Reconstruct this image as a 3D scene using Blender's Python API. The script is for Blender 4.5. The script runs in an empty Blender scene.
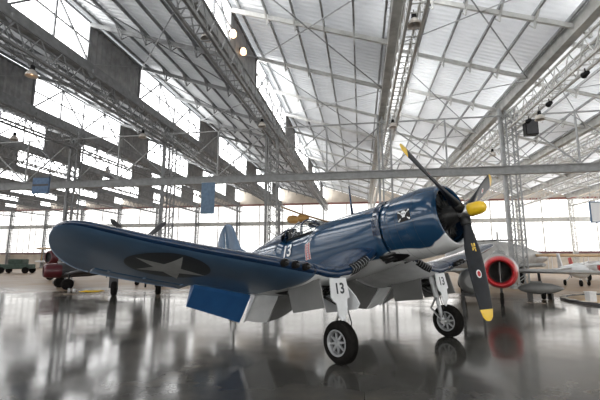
import bpy, bmesh, math, random
from mathutils import Vector, Matrix
random.seed(7)
PI = math.pi
C = bpy.context.scene.collection
SC = bpy.context.scene

# ------------------------------------------------------------------ helpers
class MB:
    def __init__(s): s.v=[]; s.f=[]; s.m=[]; s.sm=[]
    def add(s, vs, fs, m=0, smooth=False):
        n=len(s.v); s.v += [tuple(v) for v in vs]
        for f in fs: s.f.append([i+n for i in f]); s.m.append(m); s.sm.append(smooth)
        return s
    def box(s, c, d, m=0, R=None):
        x,y,z=[k/2 for k in d]; c=Vector(c)
        vs=[Vector((a*x,b*y,e*z)) for a in(-1,1) for b in(-1,1) for e in(-1,1)]
        if R is not None: vs=[R@v for v in vs]
        return s.add([v+c for v in vs],[(0,1,3,2),(4,6,7,5),(0,4,5,1),(2,3,7,6),(0,2,6,4),(1,5,7,3)],m)
    def bar(s, p, q, w, h=None, m=0):
        h=h or w; p=Vector(p); q=Vector(q); d=q-p
        if d.length<1e-6: return s
        X=d.normalized(); up=Vector((0,0,1))
        if abs(X.z)>.95: up=Vector((0,1,0))
        Y=up.cross(X).normalized(); Z=X.cross(Y)
        vs=[]
        for e in (p,q):
            for a,b in ((-1,-1),(1,-1),(1,1),(-1,1)): vs.append(e+Y*a*w/2+Z*b*h/2)
        return s.add(vs,[(3,2,1,0),(4,5,6,7),(0,1,5,4),(1,2,6,5),(2,3,7,6),(3,0,4,7)],m)
    def tube(s, pts, rs, n=10, m=0, cap=True):
        pts=[Vector(p) for p in pts]
        if not hasattr(rs,'__len__'): rs=[rs]*len(pts)
        rings=[]; prev=None
        for i,p in enumerate(pts):
            d=(pts[min(i+1,len(pts)-1)]-pts[max(i-1,0)]).normalized()
            up=prev if prev is not None else (Vector((0,0,1)) if abs(d.z)<.9 else Vector((1,0,0)))
            A=(up-d*up.dot(d)).normalized(); B=d.cross(A); prev=A
            rings.append([p+(A*math.cos(2*PI*k/n)+B*math.sin(2*PI*k/n))*rs[i] for k in range(n)])
        return s.loft(rings,m,True,cap)
    def loft(s, rings, m=0, closed=True, cap=True, smooth=True):
        n=len(rings[0]); vs=[v for r in rings for v in r]; fs=[]
        for i in range(len(rings)-1):
            for k in range(n if closed else n-1):
                j=(k+1)%n
                fs.append((i*n+k,i*n+j,(i+1)*n+j,(i+1)*n+k))
        b=len(s.v); s.add(vs,fs,m,smooth)
        if cap and closed:
            s.f.append([b+k for k in range(n)][::-1]); s.m.append(m); s.sm.append(False)
            s.f.append([b+(len(rings)-1)*n+k for k in range(n)]); s.m.append(m); s.sm.append(False)
        return s
    def lathe(s, prof, n=32, m=0, O=(0,0,0), ax='x', cap=True, a0=0, a1=2*PI):
        O=Vector(O); rings=[]; full=abs(a1-a0-2*PI)<1e-6
        nn=n if full else n+1
        for (t,r) in prof:
            ring=[]
            for k in range(nn):
                a=a0+(a1-a0)*k/n
                c,sn=math.cos(a)*r,math.sin(a)*r
                ring.append(O+Vector({'x':(t,sn,c),'y':(c,t,sn),'z':(c,sn,t)}[ax]))
            rings.append(ring)
        return s.loft(rings,m,full,cap and full)
    def prism(s, pts, t, m=0):      # pts: planar polygon (3D), t: thickness vector
        t=Vector(t); n=len(pts); a=[Vector(p)-t/2 for p in pts]; b=[Vector(p)+t/2 for p in pts]
        fs=[tuple(range(n))[::-1],tuple(range(n,2*n))]+[(i,(i+1)%n,(i+1)%n+n,i+n) for i in range(n)]
        return s.add(a+b,fs,m)
    def build(s, name, mats, parent=None, fix=True, off=None):
        me=bpy.data.meshes.new(name)
        vs=s.v if off is None else [(v[0]-off[0],v[1]-off[1],v[2]-off[2]) for v in s.v]
        me.from_pydata(vs,[],s.f)
        for mt in (mats if isinstance(mats,(list,tuple)) else [mats]): me.materials.append(mt)
        me.polygons.foreach_set('material_index',s.m); me.polygons.foreach_set('use_smooth',s.sm)
        if fix:
            b=bmesh.new(); b.from_mesh(me); bmesh.ops.recalc_face_normals(b,faces=b.faces); b.to_mesh(me); b.free()
        me.update()
        o=bpy.data.objects.new(name,me); C.objects.link(o)
        if parent is not None: o.parent=parent
        return o

def tag(o,label=None,cat=None,group=None,kind=None):
    if label: o['label']=label
    if cat: o['category']=cat
    if group: o['group']=group
    if kind: o['kind']=kind
    return o
def empty(name,loc,rz=0):
    o=bpy.data.objects.new(name,None); C.objects.link(o); o.location=loc; o.rotation_euler=(0,0,rz); o.empty_display_size=.1
    return o
def copy_tree(o,parent=None):
    c=o.copy(); C.objects.link(c)
    if parent is not None: c.parent=parent
    for ch in list(o.children): copy_tree(ch,c)
    return c
def bevel(o,w,seg=2):
    md=o.modifiers.new('b','BEVEL'); md.width=w; md.segments=seg; md.limit_method='ANGLE'; return o

# ------------------------------------------------------------------ materials
def mat(name,col,rough=.5,metal=0,var=0,scale=8,coat=0,bump=0,bscale=40,spec=.5,emit=None,es=0,col2=None,detail=4):
    m=bpy.data.materials.new(name); m.use_nodes=True; N=m.node_tree.nodes; L=m.node_tree.links
    b=N['Principled BSDF']
    b.inputs['Base Color'].default_value=(*col,1); b.inputs['Roughness'].default_value=rough
    b.inputs['Metallic'].default_value=metal; b.inputs['Coat Weight'].default_value=coat; b.inputs['Coat Roughness'].default_value=.06
    b.inputs['Specular IOR Level'].default_value=spec
    if emit: b.inputs['Emission Color'].default_value=(*emit,1); b.inputs['Emission Strength'].default_value=es
    tc=N.new('ShaderNodeTexCoord')
    if var or col2:
        nz=N.new('ShaderNodeTexNoise'); nz.inputs['Scale'].default_value=scale; nz.inputs['Detail'].default_value=detail
        L.new(tc.outputs['Object'],nz.inputs['Vector'])
        mx=N.new('ShaderNodeMix'); mx.data_type='RGBA'
        d=var
        A=[max(0,c*(1-d)) for c in col]; Bc=col2 if col2 else [min(1,c*(1+d)) for c in col]
        if col2: A=col
        mr=N.new('ShaderNodeMapRange'); mr.inputs[1].default_value=.32; mr.inputs[2].default_value=.68
        L.new(nz.outputs['Fac'],mr.inputs[0]); L.new(mr.outputs[0],mx.inputs['Factor'])
        mx.inputs['A'].default_value=(*A,1); mx.inputs['B'].default_value=(*Bc,1)
        L.new(mx.outputs['Result'],b.inputs['Base Color'])
    if bump:
        n2=N.new('ShaderNodeTexNoise'); n2.inputs['Scale'].default_value=bscale; L.new(tc.outputs['Object'],n2.inputs['Vector'])
        bp=N.new('ShaderNodeBump'); bp.inputs['Strength'].default_value=bump; bp.inputs['Distance'].default_value=.02
        L.new(n2.outputs['Fac'],bp.inputs['Height']); L.new(bp.outputs['Normal'],b.inputs['Normal'])
    return m

SKY=5.5
M={}
M['steel']=mat('painted_steel',(.33,.34,.34),.5,0,.15,3)
M['steel_light']=mat('pale_painted_steel',(.55,.55,.53),.5,0,.12,3)
M['steel_shaded']=mat('shaded_grey_steel',(.23,.235,.24),.55,0,.2,3)  # left-hand steel: its backlit shade is put into the colour
M['steel_halfshade']=mat('half_shaded_grey_steel',(.26,.265,.265),.5,0,.18,3)
M['steel_beam']=mat('grey_beam_paint',(.26,.265,.265),.5,0,.15,3)
def steel_for(k): return M['steel_shaded'] if k<=1 else (M['steel_halfshade'] if k==2 else M['steel_light'])  # same steel, darkened bay by bay to the left as painted shade
M['gutter']=mat('grey_gutter_sheet',(.42,.42,.40),.5,0,.2,2)
M['corr']=mat('grey_corrugated_panel',(.31,.31,.31),.55,0,.2,2)
M['roof']=mat('corrugated_roof_sheet',(.74,.75,.74),.42,.0,.10,.5)
def translucent_sheet(m,w):
    N=m.node_tree.nodes; L=m.node_tree.links; out=N['Material Output']; b=N['Principled BSDF']
    t=N.new('ShaderNodeBsdfTranslucent'); t.inputs[0].default_value=(.95,.97,1,1); mx=N.new('ShaderNodeMixShader')
    mx.inputs[0].default_value=w; L.new(b.outputs[0],mx.inputs[1]); L.new(t.outputs[0],mx.inputs[2]); L.new(mx.outputs[0],out.inputs[0])
M['roofshade']=mat('shaded_roof_sheet',(.40,.41,.41),.42,.0,.15,.5)  # left-hand sheets: shade put into their colour and lower translucency
M['roofhalfshade']=mat('half_shaded_roof_sheet',(.52,.53,.53),.42,.0,.12,.5)
translucent_sheet(M['roof'],.13); translucent_sheet(M['roofhalfshade'],.09); translucent_sheet(M['roofshade'],.05)
M['wall']=mat('beige_wall_render',(.62,.56,.48),.8,0,.12,.8)
M['wallgrey']=mat('grey_wall_render',(.5,.48,.45),.8,0,.12,.8)
M['glaze']=mat('backlit_glazing',(.9,.9,.9),.5,emit=(1,1,1),es=SKY)
M['glazewall']=mat('backlit_wall_glazing',(.9,.9,.9),.5,emit=(1,.99,.97),es=1.45)
M['glazefill']=mat('added_fill_glazing',(.9,.9,.9),.5,emit=(1,.99,.97),es=3.2)  # added glow behind the camera, fills the fighter's front with light
M['redpipe']=mat('red_painted_pipe',(.26,.10,.085),.55)
M['black']=mat('black_plastic',(.010,.010,.011),.45,spec=.2)
M['blackpaint']=mat('black_paint',(.008,.010,.014),.38,0,.3,6,spec=.22)
M['rubber']=mat('tyre_rubber',(.012,.011,.010),.8,0,.3,12,spec=.12)
M['chrome']=mat('polished_metal',(.7,.7,.7),.18,1)
M['alu']=mat('aluminium',(.5,.5,.5),.35,1,.1,5)
M['hubgrey']=mat('grey_wheel_paint',(.38,.39,.40),.35,.3)
M['darkmetal']=mat('dark_oily_metal',(.06,.06,.06),.4,.7,.3,10)
M['engine']=mat('engine_casting',(.035,.035,.035),.45,.6,.3,14)
M['yellow']=mat('yellow_paint',(.85,.55,.015),.35,coat=.3)
M['white']=mat('white_paint',(.72,.73,.74),.4,coat=.2,var=.05)
M['fwhite']=mat('worn_white_underside',(.74,.75,.75),.38,coat=.2,var=.10,scale=3)
M['navy']=mat('gloss_sea_blue',(.006,.025,.066),.18,0,.15,3,coat=.3)
M['blue']=mat('mid_blue_paint',(.022,.105,.28),.38,0,.12,3,coat=.25)
M['slate']=mat('slate_blue_underside',(.055,.115,.20),.36,0,.14,2.2,coat=.25)
M['roundel']=mat('dark_roundel',(.018,.024,.032),.45,0,.1,5)
M['star']=mat('worn_star_white',(.46,.47,.46),.5,0,.12,6)
M['decalwhite']=mat('stencil_white',(.75,.76,.77),.5)
M['red']=mat('signal_red',(.5,.015,.02),.35,coat=.3)
M['maroon']=mat('maroon_paint',(.10,.012,.02),.35,coat=.3)
M['tan']=mat('ochre_fabric',(.50,.30,.10),.7,0,.15,3)
M['tanlight']=mat('tan_dope',(.60,.42,.24),.6,0,.12,3)
M['silver']=mat('aged_silver_skin',(.33,.33,.32),.5,.2,.12,1.5)
M['greypaint']=mat('grey_aircraft_paint',(.19,.19,.185),.4,.1,.1,2)
M['darkgrey']=mat('dark_grey_paint',(.05,.05,.055),.45,0,.2,3)
M['green']=mat('dull_green_paint',(.05,.09,.07),.6,0,.3,4)
M['bluesign']=mat('blue_sign_face',(.09,.16,.28),.6,0,.2,6)
M['banner']=mat('blue_grey_banner',(.13,.20,.29),.7,0,.15,5)
M['lampglow']=mat('lit_lamp',(1,.8,.6),.4,emit=(1,.62,.35),es=3)
M['lampglass']=mat('prismatic_lamp_shade',(.6,.55,.5),.3,.2)

def glass_mat():
    m=bpy.data.materials.new('clear_canopy_glass'); m.use_nodes=True; N=m.node_tree.nodes; L=m.node_tree.links
    N.remove(N['Principled BSDF']); out=N['Material Output']
    t=N.new('ShaderNodeBsdfTransparent'); t.inputs[0].default_value=(.86,.88,.88,1)
    g=N.new('ShaderNodeBsdfGlossy'); g.inputs['Roughness'].default_value=.03
    lw=N.new('ShaderNodeLayerWeight'); pw=N.new('ShaderNodeMath'); pw.operation='POWER'; pw.inputs[1].default_value=4
    fr=N.new('ShaderNodeMath'); fr.operation='MULTIPLY_ADD'; fr.inputs[1].default_value=.35; fr.inputs[2].default_value=.04
    L.new(lw.outputs['Facing'],pw.inputs[0]); L.new(pw.outputs[0],fr.inputs[0])
    mx=N.new('ShaderNodeMixShader'); L.new(fr.outputs[0],mx.inputs[0]); L.new(t.outputs[0],mx.inputs[1]); L.new(g.outputs[0],mx.inputs[2])
    L.new(mx.outputs[0],out.inputs[0]); return m
M['glass']=glass_mat()

def floor_mat():
    m=mat('polished_concrete',(.2,.19,.17),.2); N=m.node_tree.nodes; L=m.node_tree.links; b=N['Principled BSDF']
    tc=N.new('ShaderNodeTexCoord')
    n1=N.new('ShaderNodeTexNoise'); n1.inputs['Scale'].default_value=.35; n1.inputs['Detail'].default_value=7; n1.inputs['Roughness'].default_value=.65
    n2=N.new('ShaderNodeTexNoise'); n2.inputs['Scale'].default_value=2.3; n2.inputs['Detail'].default_value=5
    L.new(tc.outputs['Object'],n1.inputs['Vector']); L.new(tc.outputs['Object'],n2.inputs['Vector'])
    cr=N.new('ShaderNodeValToRGB'); e=cr.color_ramp.elements
    e[0].position=.33; e[0].color=(.05,.049,.046,1); e[1].position=.68; e[1].color=(.14,.122,.098,1)
    x=e.new(.5); x.color=(.08,.077,.07,1)
    L.new(n1.outputs['Fac'],cr.inputs[0])
    # construction joints
    br=N.new('ShaderNodeTexBrick'); br.inputs['Scale'].default_value=1; br.inputs['Brick Width'].default_value=6.7; br.inputs['Row Height'].default_value=4.1
    br.inputs['Mortar Size'].default_value=.012; br.offset=0; br.inputs['Color1'].default_value=(1,1,1,1); br.inputs['Color2'].default_value=(.93,.92,.9,1); br.inputs['Mortar'].default_value=(.62,.6,.56,1)
    L.new(tc.outputs['Object'],br.inputs['Vector'])
    mu=N.new('ShaderNodeMix'); mu.data_type='RGBA'; mu.blend_type='MULTIPLY'; mu.inputs['Factor'].default_value=1
    L.new(cr.outputs[0],mu.inputs['A']); L.new(br.outputs['Color'],mu.inputs['B']); L.new(mu.outputs['Result'],b.inputs['Base Color'])
    mr=N.new('ShaderNodeMapRange'); mr.inputs[1].default_value=.3; mr.inputs[2].default_value=.7; mr.inputs[3].default_value=.06; mr.inputs[4].default_value=.18
    L.new(n1.outputs['Fac'],mr.inputs[0])
    # dusty aisle beyond the display bay: duller and browner than the polished bay
    sx=N.new('ShaderNodeSeparateXYZ'); L.new(tc.outputs['Object'],sx.inputs[0])
    ad=N.new('ShaderNodeMath'); ad.operation='MULTIPLY_ADD'; ad.inputs[1].default_value=9; L.new(n1.outputs['Fac'],ad.inputs[0]); L.new(sx.outputs[1],ad.inputs[2])
    du=N.new('ShaderNodeMapRange'); du.inputs[1].default_value=21; du.inputs[2].default_value=29; L.new(ad.outputs[0],du.inputs[0])
    ra=N.new('ShaderNodeMath'); ra.operation='MULTIPLY_ADD'; ra.inputs[1].default_value=.34; L.new(du.outputs[0],ra.inputs[0]); L.new(mr.outputs[0],ra.inputs[2]); L.new(ra.outputs[0],b.inputs['Roughness'])
    dm=N.new('ShaderNodeMix'); dm.data_type='RGBA'; dm.inputs['B'].default_value=(.31,.215,.135,1); L.new(du.outputs[0],dm.inputs['Factor']); L.new(mu.outputs['Result'],dm.inputs['A']); L.new(dm.outputs['Result'],b.inputs['Base Color'])
    bp=N.new('ShaderNodeBump'); bp.inputs['Strength'].default_value=.10; bp.inputs['Distance'].default_value=.02
    L.new(n2.outputs['Fac'],bp.inputs['Height']); L.new(bp.outputs['Normal'],b.inputs['Normal'])
    b.inputs['Specular IOR Level'].default_value=.26
    return m
M['floor']=floor_mat()

# ------------------------------------------------------------------ camera
TH=.157; CAMH=1.864; FPX=380.45; PITCH=.1528
cam=bpy.data.cameras.new('camera'); co=bpy.data.objects.new('camera',cam); C.objects.link(co)
co.location=(0,0,CAMH); co.rotation_euler=(PI/2+PITCH,0,TH)
cam.sensor_width=36; cam.lens=FPX/600*36; cam.clip_start=.1; cam.clip_end=400
SC.camera=co
def W(x,y,z=0):        # place measured from the camera's foot: x to the side, y ahead -> hangar axes
    c,s=math.cos(TH),math.sin(TH); return Vector((x*c-y*s,x*s+y*c,z))

# ------------------------------------------------------------------ hangar
X0=-22.53; BAY=8.078; ZL=12.215; ZH=14.855; Y0=2.616; DY=4.878; WALLY=68.6; BACKY=-14.0
K0,K1=-8,8
def KX(k): return X0+k*BAY
XL=KX(K0); XR=KX(K1)
f=MB().box(((XL+XR)/2,(WALLY+BACKY)/2,-.15),(XR-XL+1,WALLY-BACKY+1,.3)).build('floor',M['floor']); tag(f,kind='structure')
RY=[Y0+DY*i for i in range(-3,14)]
purlin_f=[.06,.24,.42,.60,.78,.95]
def roofz(fr): return ZH+(ZL-ZH)*fr
for k in range(K0,K1):
    xa,xb=KX(k)-.25,KX(k+1)+.05
    # corrugated sheet, ribs run down the slope
    mb=MB(); n=int((WALLY-BACKY)/.085); vs=[];fs=[]
    sl=(ZL-ZH)/BAY
    for i in range(n+1):
        y=BACKY+(WALLY-BACKY)*i/n; dz=(.03,.03,-.03,-.03)[i%4]
        vs+= [(xa,y,ZH+.12-sl*.25*-1*-1+dz),(xb,y,ZL+.12+sl*.05+dz)]
    for i in range(n): fs.append((2*i,2*i+1,2*i+3,2*i+2))
    mb.add(vs,fs)
    roof=mb.build('roof',M['roof'] if k>=3 else (M['roofhalfshade'] if k==2 else M['roofshade']),fix=False); tag(roof,kind='structure')
    for fr in purlin_f:
        x=KX(k)+BAY*fr; z=roofz(fr)
        MB().bar((x,BACKY,z),(x,WALLY,z),.09,.16).build('purlin',M['steel'] if k>=2 else M['steel_shaded'],roof)
    # rafters with knee brackets under every purlin
    for i,y in enumerate(RY):
        if y>WALLY: continue
        r=MB(); a=(KX(k),y,ZH-.22); b=(KX(k+1),y,ZL-.22)
        r.bar(a,b,.12,.22)
        for fr in purlin_f[1:-1]:
            x=KX(k)+BAY*fr; z=roofz(fr)-.25
            r.bar((x,y,z-.05),(x,y-.55,z+.17),.05); r.bar((x,y,z-.42),(x,y,z),.06); r.bar((x,y,z-.42),(x,y-.6,z+.15),.04); r.bar((x,y,z-.42),(x,y+.6,z+.15),.04)
        r.build('rafter',M['steel_light'] if k>=2 else M['steel_halfshade'],roof)
    # wind bracing rods in the roof plane
    br=MB()
    for i in range(1,15,2):
        y1,y2=RY[i],RY[min(i+2,16)]; z1=ZH-.34; z2=ZL-.34
        br.bar((KX(k)+.1,y1,z1),(KX(k+1)-.1,y2,z2),.045); br.bar((KX(k)+.1,y2,z1),(KX(k+1)-.1,y1,z2),.045)
    br.build('wind_brace',M['steel'] if k>=2 else M['steel_shaded'],roof)

wn=0
for k in range(K0,K1+1):
    x=KX(k); wn+=1
    # valley girder: gutter sheet on top, lattice below
    g=MB(); g.box((x-.02,(BACKY+WALLY)/2,ZL-.22),(.42,WALLY-BACKY,.50)); g.box((x-.20,(BACKY+WALLY)/2,ZL+.10),(.05,WALLY-BACKY,.18)); g.box((x+.16,(BACKY+WALLY)/2,ZL+.10),(.05,WALLY-BACKY,.18))
    go=g.build('valley_gutter',M['gutter'] if k>2 else steel_for(k)); tag(go,kind='structure')
    l=MB(); zt,zb=ZL-.75,ZL-1.75
    for dx in (.16,.74):
        l.bar((x+dx,BACKY,zt),(x+dx,WALLY,zt),.09,.09); l.bar((x+dx,BACKY,zb),(x+dx,WALLY,zb),.11,.11)
        n=int((WALLY-BACKY)/1.25)
        for i in range(n):
            y=BACKY+(WALLY-BACKY)*i/n; y2=BACKY+(WALLY-BACKY)*(i+1)/n; ym=(y+y2)/2
            l.bar((x+dx,y,zt),(x+dx,ym,zb),.04); l.bar((x+dx,ym,zb),(x+dx,y2,zt),.04)
    n=int((WALLY-BACKY)/.5)
    for i in range(n):
        y=BACKY+.25+(WALLY-BACKY)*i/n; l.bar((x+.16,y,zb),(x+.74,y,zb),.04)
    l.build('lattice_girder',steel_for(k),go)
    hg=MB()
    for y in RY:
        hg.bar((x+.05,y,ZL-.28),(x+.45,y,zt-.0),.11); hg.bar((x+.45,y,zt),(x+.45,y,ZL-.28),.09)
    hg.build('girder_hanger',steel_for(k),go)
    # clerestory: two glazed panels, then one blind panel
    w=MB()
    for i in range(len(RY)):
        w.bar((x,RY[i],ZL),(x,RY[i],ZH-.1),.13,.13)
    w.bar((x,BACKY,ZH-.12),(x,WALLY,ZH-.12),.12,.14); w.bar((x,BACKY,ZL+.12),(x,WALLY,ZL+.12),.1,.14)
    for i in range(len(RY)-1):
        if i%3!=0:
            ym=(RY[i]+RY[i+1])/2
            w.bar((x+.1,RY[i],ZL+.15),(x+.1,ym,ZH-.2),.10); w.bar((x+.1,ym,ZH-.2),(x+.1,RY[i+1],ZL+.15),.10); w.bar((x+.1,ym,ZL+.1),(x+.1,ym,ZH-.1),.10)
            w.bar((x+.08,RY[i],(ZL+ZH)/2),(x+.08,RY[i+1],(ZL+ZH)/2),.09)
    wo=w.build('window_%d'%wn,M['steel'] if k>2 else M['steel_shaded']); tag(wo,kind='structure')
    for i in range(-1,len(RY)):
        ya=RY[i] if i>=0 else BACKY; yb=RY[i+1] if i+1<len(RY) else WALLY
        if i%3!=0: MB().box((x-.02,(ya+yb)/2,(ZL+ZH)/2+.05),(.03,yb-ya-.1,ZH-ZL-.25)).build('pane',M['glaze'],wo)
        else:
            p=MB(); n=int((yb-ya)/.2); vs=[];fs=[]
            for j in range(n+1):
                y=ya+(yb-ya)*j/n; dx=.03*(1 if j%2 else -1)
                vs+=[(x-.03+dx,y,ZL-.1),(x-.03+dx,y,ZH)]
            for j in range(n): fs.append((2*j,2*j+1,2*j+3,2*j+2))
            p.add(vs,fs); p.build('blind_panel',M['corr'],wo,fix=False)
            if k in (2,1,0):
                q=MB().bar((x+.1,ya,ZL+.1),(x+.1,yb,ZH-.2),.05); q.build('cross_brace',M['steel'],wo)

# far wall, glazed from a low plinth to the eaves; gables in pale render
wl=MB(); xm=(XL+XR)/2
wl.box((xm,WALLY+.2,1.45),(XR-XL,.3,2.9))
for k in range(K0,K1): wl.prism([(KX(k),WALLY+.2,11.6),(KX(k+1),WALLY+.2,11.6),(KX(k+1),WALLY+.2,ZL+.05),(KX(k),WALLY+.2,ZH+.05)],(0,.3,0))
tag(wl.build('wall_far',M['wall']),kind='structure')
for k in range(K0,K1):
    wn+=1; xa,xb=KX(k),KX(k+1)
    fr=MB()
    for q in range(1,6): fr.bar((xa+BAY*q/6,WALLY-.02,2.9),(xa+BAY*q/6,WALLY-.02,11.6),.05 if q!=3 else .18,.1)
    n=20
    for q in range(1,n): fr.bar((xa+BAY*q/n,WALLY,2.9),(xa+BAY*q/n,WALLY,7.9 if k<3 else 4.5),.035,.05)
    for z in (4.5,6.7,9.9): fr.bar((xa,WALLY-.02,z),(xb,WALLY-.02,z),.06,.07)
    fr.bar((xa,WALLY-.2,8.25),(xb,WALLY-.2,8.25),.3,.72)
    for q in (0,3): 
        x1,x2=xa+BAY*q/6,xa+BAY*(q+3)/6
        fr.bar((x1,WALLY-.02,8.4),(x2,WALLY-.02,11.6),.035); fr.bar((x2,WALLY-.02,8.4),(x1,WALLY-.02,11.6),.035)
    fo=fr.build('window_%d'%wn,M['steel_light']); tag(fo,kind='structure')
    MB().box(((xa+xb)/2,WALLY+.1,7.3),(BAY-.02,.03,8.8)).build('pane',M['glazewall'],fo)
t1=MB().bar((XL,WALLY-.25,11.78),(XR,WALLY-.25,11.78),.2,.26).build('trim_1',M['redpipe']); tag(t1,kind='structure')
t2=MB().bar((XL,WALLY-.25,2.9),(XR,WALLY-.25,2.9),.2,.3).build('trim_2',M['maroon']); tag(t2,kind='structure')
for nm,x in (('wall_left',XL-.2),('wall_right',XR+.2)):
    s=MB().box((x,(BACKY+WALLY)/2,1.3),(.3,WALLY-BACKY,2.6)); so=s.build(nm,M['wallgrey']); tag(so,kind='structure')
    wn+=1
    fr=MB()
    for j in range(42): fr.bar((x,BACKY+2*j,2.6),(x,BACKY+2*j,ZL),.08)
    for z in (2.6,5.5,8.8,ZL-.1): fr.bar((x,BACKY,z),(x,WALLY,z),.08)
    fo=fr.build('window_%d'%wn,M['steel']); tag(fo,kind='structure')
    MB().box((x+(-.1 if x<0 else .1),(BACKY+WALLY)/2,7.35),(.03,WALLY-BACKY,9.5)).build('pane',M['glazewall'],fo)

bw=MB().box((xm,BACKY-.2,1.4),(XR-XL,.3,2.8)).box((xm,BACKY-.2,11.6),(XR-XL,.3,6.2)); tag(bw.build('wall_near',M['wallgrey']),kind='structure')
wn+=1
fr=MB()
for k in range(K0,K1): 
    for q in range(4): fr.bar((KX(k)+BAY*q/4,BACKY,2.8),(KX(k)+BAY*q/4,BACKY,8.5),.08)
fr.bar((XL,BACKY,5.6),(XR,BACKY,5.6),.12)
fo=fr.build('window_%d'%wn,M['steel']); tag(fo,kind='structure')  # unseen window band, added to light the fighter from the front
MB().box((xm,BACKY-.15,5.65),(XR-XL,.03,5.7)).build('pane',M['glazefill'],fo)
# lattice columns
def column(x,y,h,w,d,label,mt):
    rt=MB(); c=MB()
    c.bar((x-w/2,y,0),(x-w/2,y,h),.15,.28); 
    cobj=c.build('column',mt); tag(cobj,label,kind='structure')
    for sx,sy in ((-.2,-.5),(.5,-.5),(.5,.5),(-.2,.5)):
        MB().bar((x+sx*w,y+sy*d,0),(x+sx*w,y+sy*d,h),.08,.08).build('chord',mt,cobj)
    lc=MB(); n=int(h/.42)
    for i in range(n):
        z1,z2=h*i/n,h*(i+1)/n; a,b=(-.2,.5) if i%2 else (.5,-.2)
        for sy in (-.5,.5): lc.bar((x+a*w,y+sy*d,z1),(x+b*w,y+sy*d,z2),.035)
        for sx in (-.2,.5): lc.bar((x+sx*w,y-(.5 if i%2 else -.5)*d,z1),(x+sx*w,y+(.5 if i%2 else -.5)*d,z2),.035)
    lc.build('lacing',mt,cobj)
    MB().box((x,y,.1),(w*1.3,d*1.5,.2)).build('base_plate',mt,cobj)
    return cobj
CY=26.4
for k in range(K0,K1+1):
    column(KX(k)+.12,CY,ZL-.3,.84,.6,'steel lattice column carrying the roof valleys',steel_for(k) if k<3 else M['steel'])
for k in range(K0+1,K1):
    column(KX(k)+.12,WALLY-.7,11.5,.6,.35,'slim lattice column against the glazed far wall',steel_for(k))
# transverse trusses in the column row
for k in range(K0,K1):
    xa,xb=KX(k)+.12,KX(k+1)+.12; xm=(xa+xb)/2
    t=MB(); t.bar((xa,CY-.3,7.57),(xb,CY-.3,7.57),.10,.46); t.box((xm,CY-.3,7.82),(xb-xa,.34,.05)); t.box((xm,CY-.3,7.32),(xb-xa,.34,.05))
    to=t.build('truss_beam',M['steel_beam']); tag(to,'horizontal steel truss between two roof columns',kind='structure')
    u=MB(); u.bar((xa,CY-.3,11.29),(xb,CY-.3,11.29),.09); u.build('top_chord',M['steel'],to)
    u=MB(); u.bar((xm,CY-.3,7.8),(xm,CY-.3,11.29),.10); u.build('post',M['steel'],to)
    for e in (xa,xb):
        u=MB(); u.bar((e,CY-.3,11.29),(xm,CY-.3,7.85),.08); u.build('diagonal',M['steel'],to)
    u=MB(); u.bar((xm,CY+.1,11.29),(xa,CY+.1,7.85),.05); u.bar((xm,CY+.1,11.29),(xb,CY+.1,7.85),.05); u.build('tie_rod',M['steel'],to)

# ------------------------------------------------------------------ Corsair style fighter
PX,PY,PSI,AL=3.1081,7.2527,-.8694,.1837
AX,AZ,TR,WR=-1.8722,-2.0605,1.8368,.3732
HZ=-(AX*math.sin(AL)+AZ*math.cos(AL))+WR
ps=PSI+TH
Fv=Vector((math.cos(ps)*math.cos(AL),math.sin(ps)*math.cos(AL),math.sin(AL))); Lv=Vector((-math.sin(ps),math.cos(ps),0)); Uv=Fv.cross(Lv)
O=W(PX,PY,HZ)
Rm=Matrix((Fv,Lv,Uv)).transposed()
Gw=O+Rm@Vector((AX,0,AZ)); Gw.z=0
Gb=Rm.transposed()@(Gw-O)          # ground point in fuselage axes
plane=bpy.data.objects.new('fighter_airplane',None); C.objects.link(plane)
plane.matrix_world=Matrix.Translation(Gw)@Rm.to_4x4()
tag(plane,'gloss blue gull-winged propeller fighter numbered 13 with yellow spinner','airplane')
def P(mb,name,m,parent=None,fix=True):
    return mb.build(name,m,parent or plane,fix,off=Gb)

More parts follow.
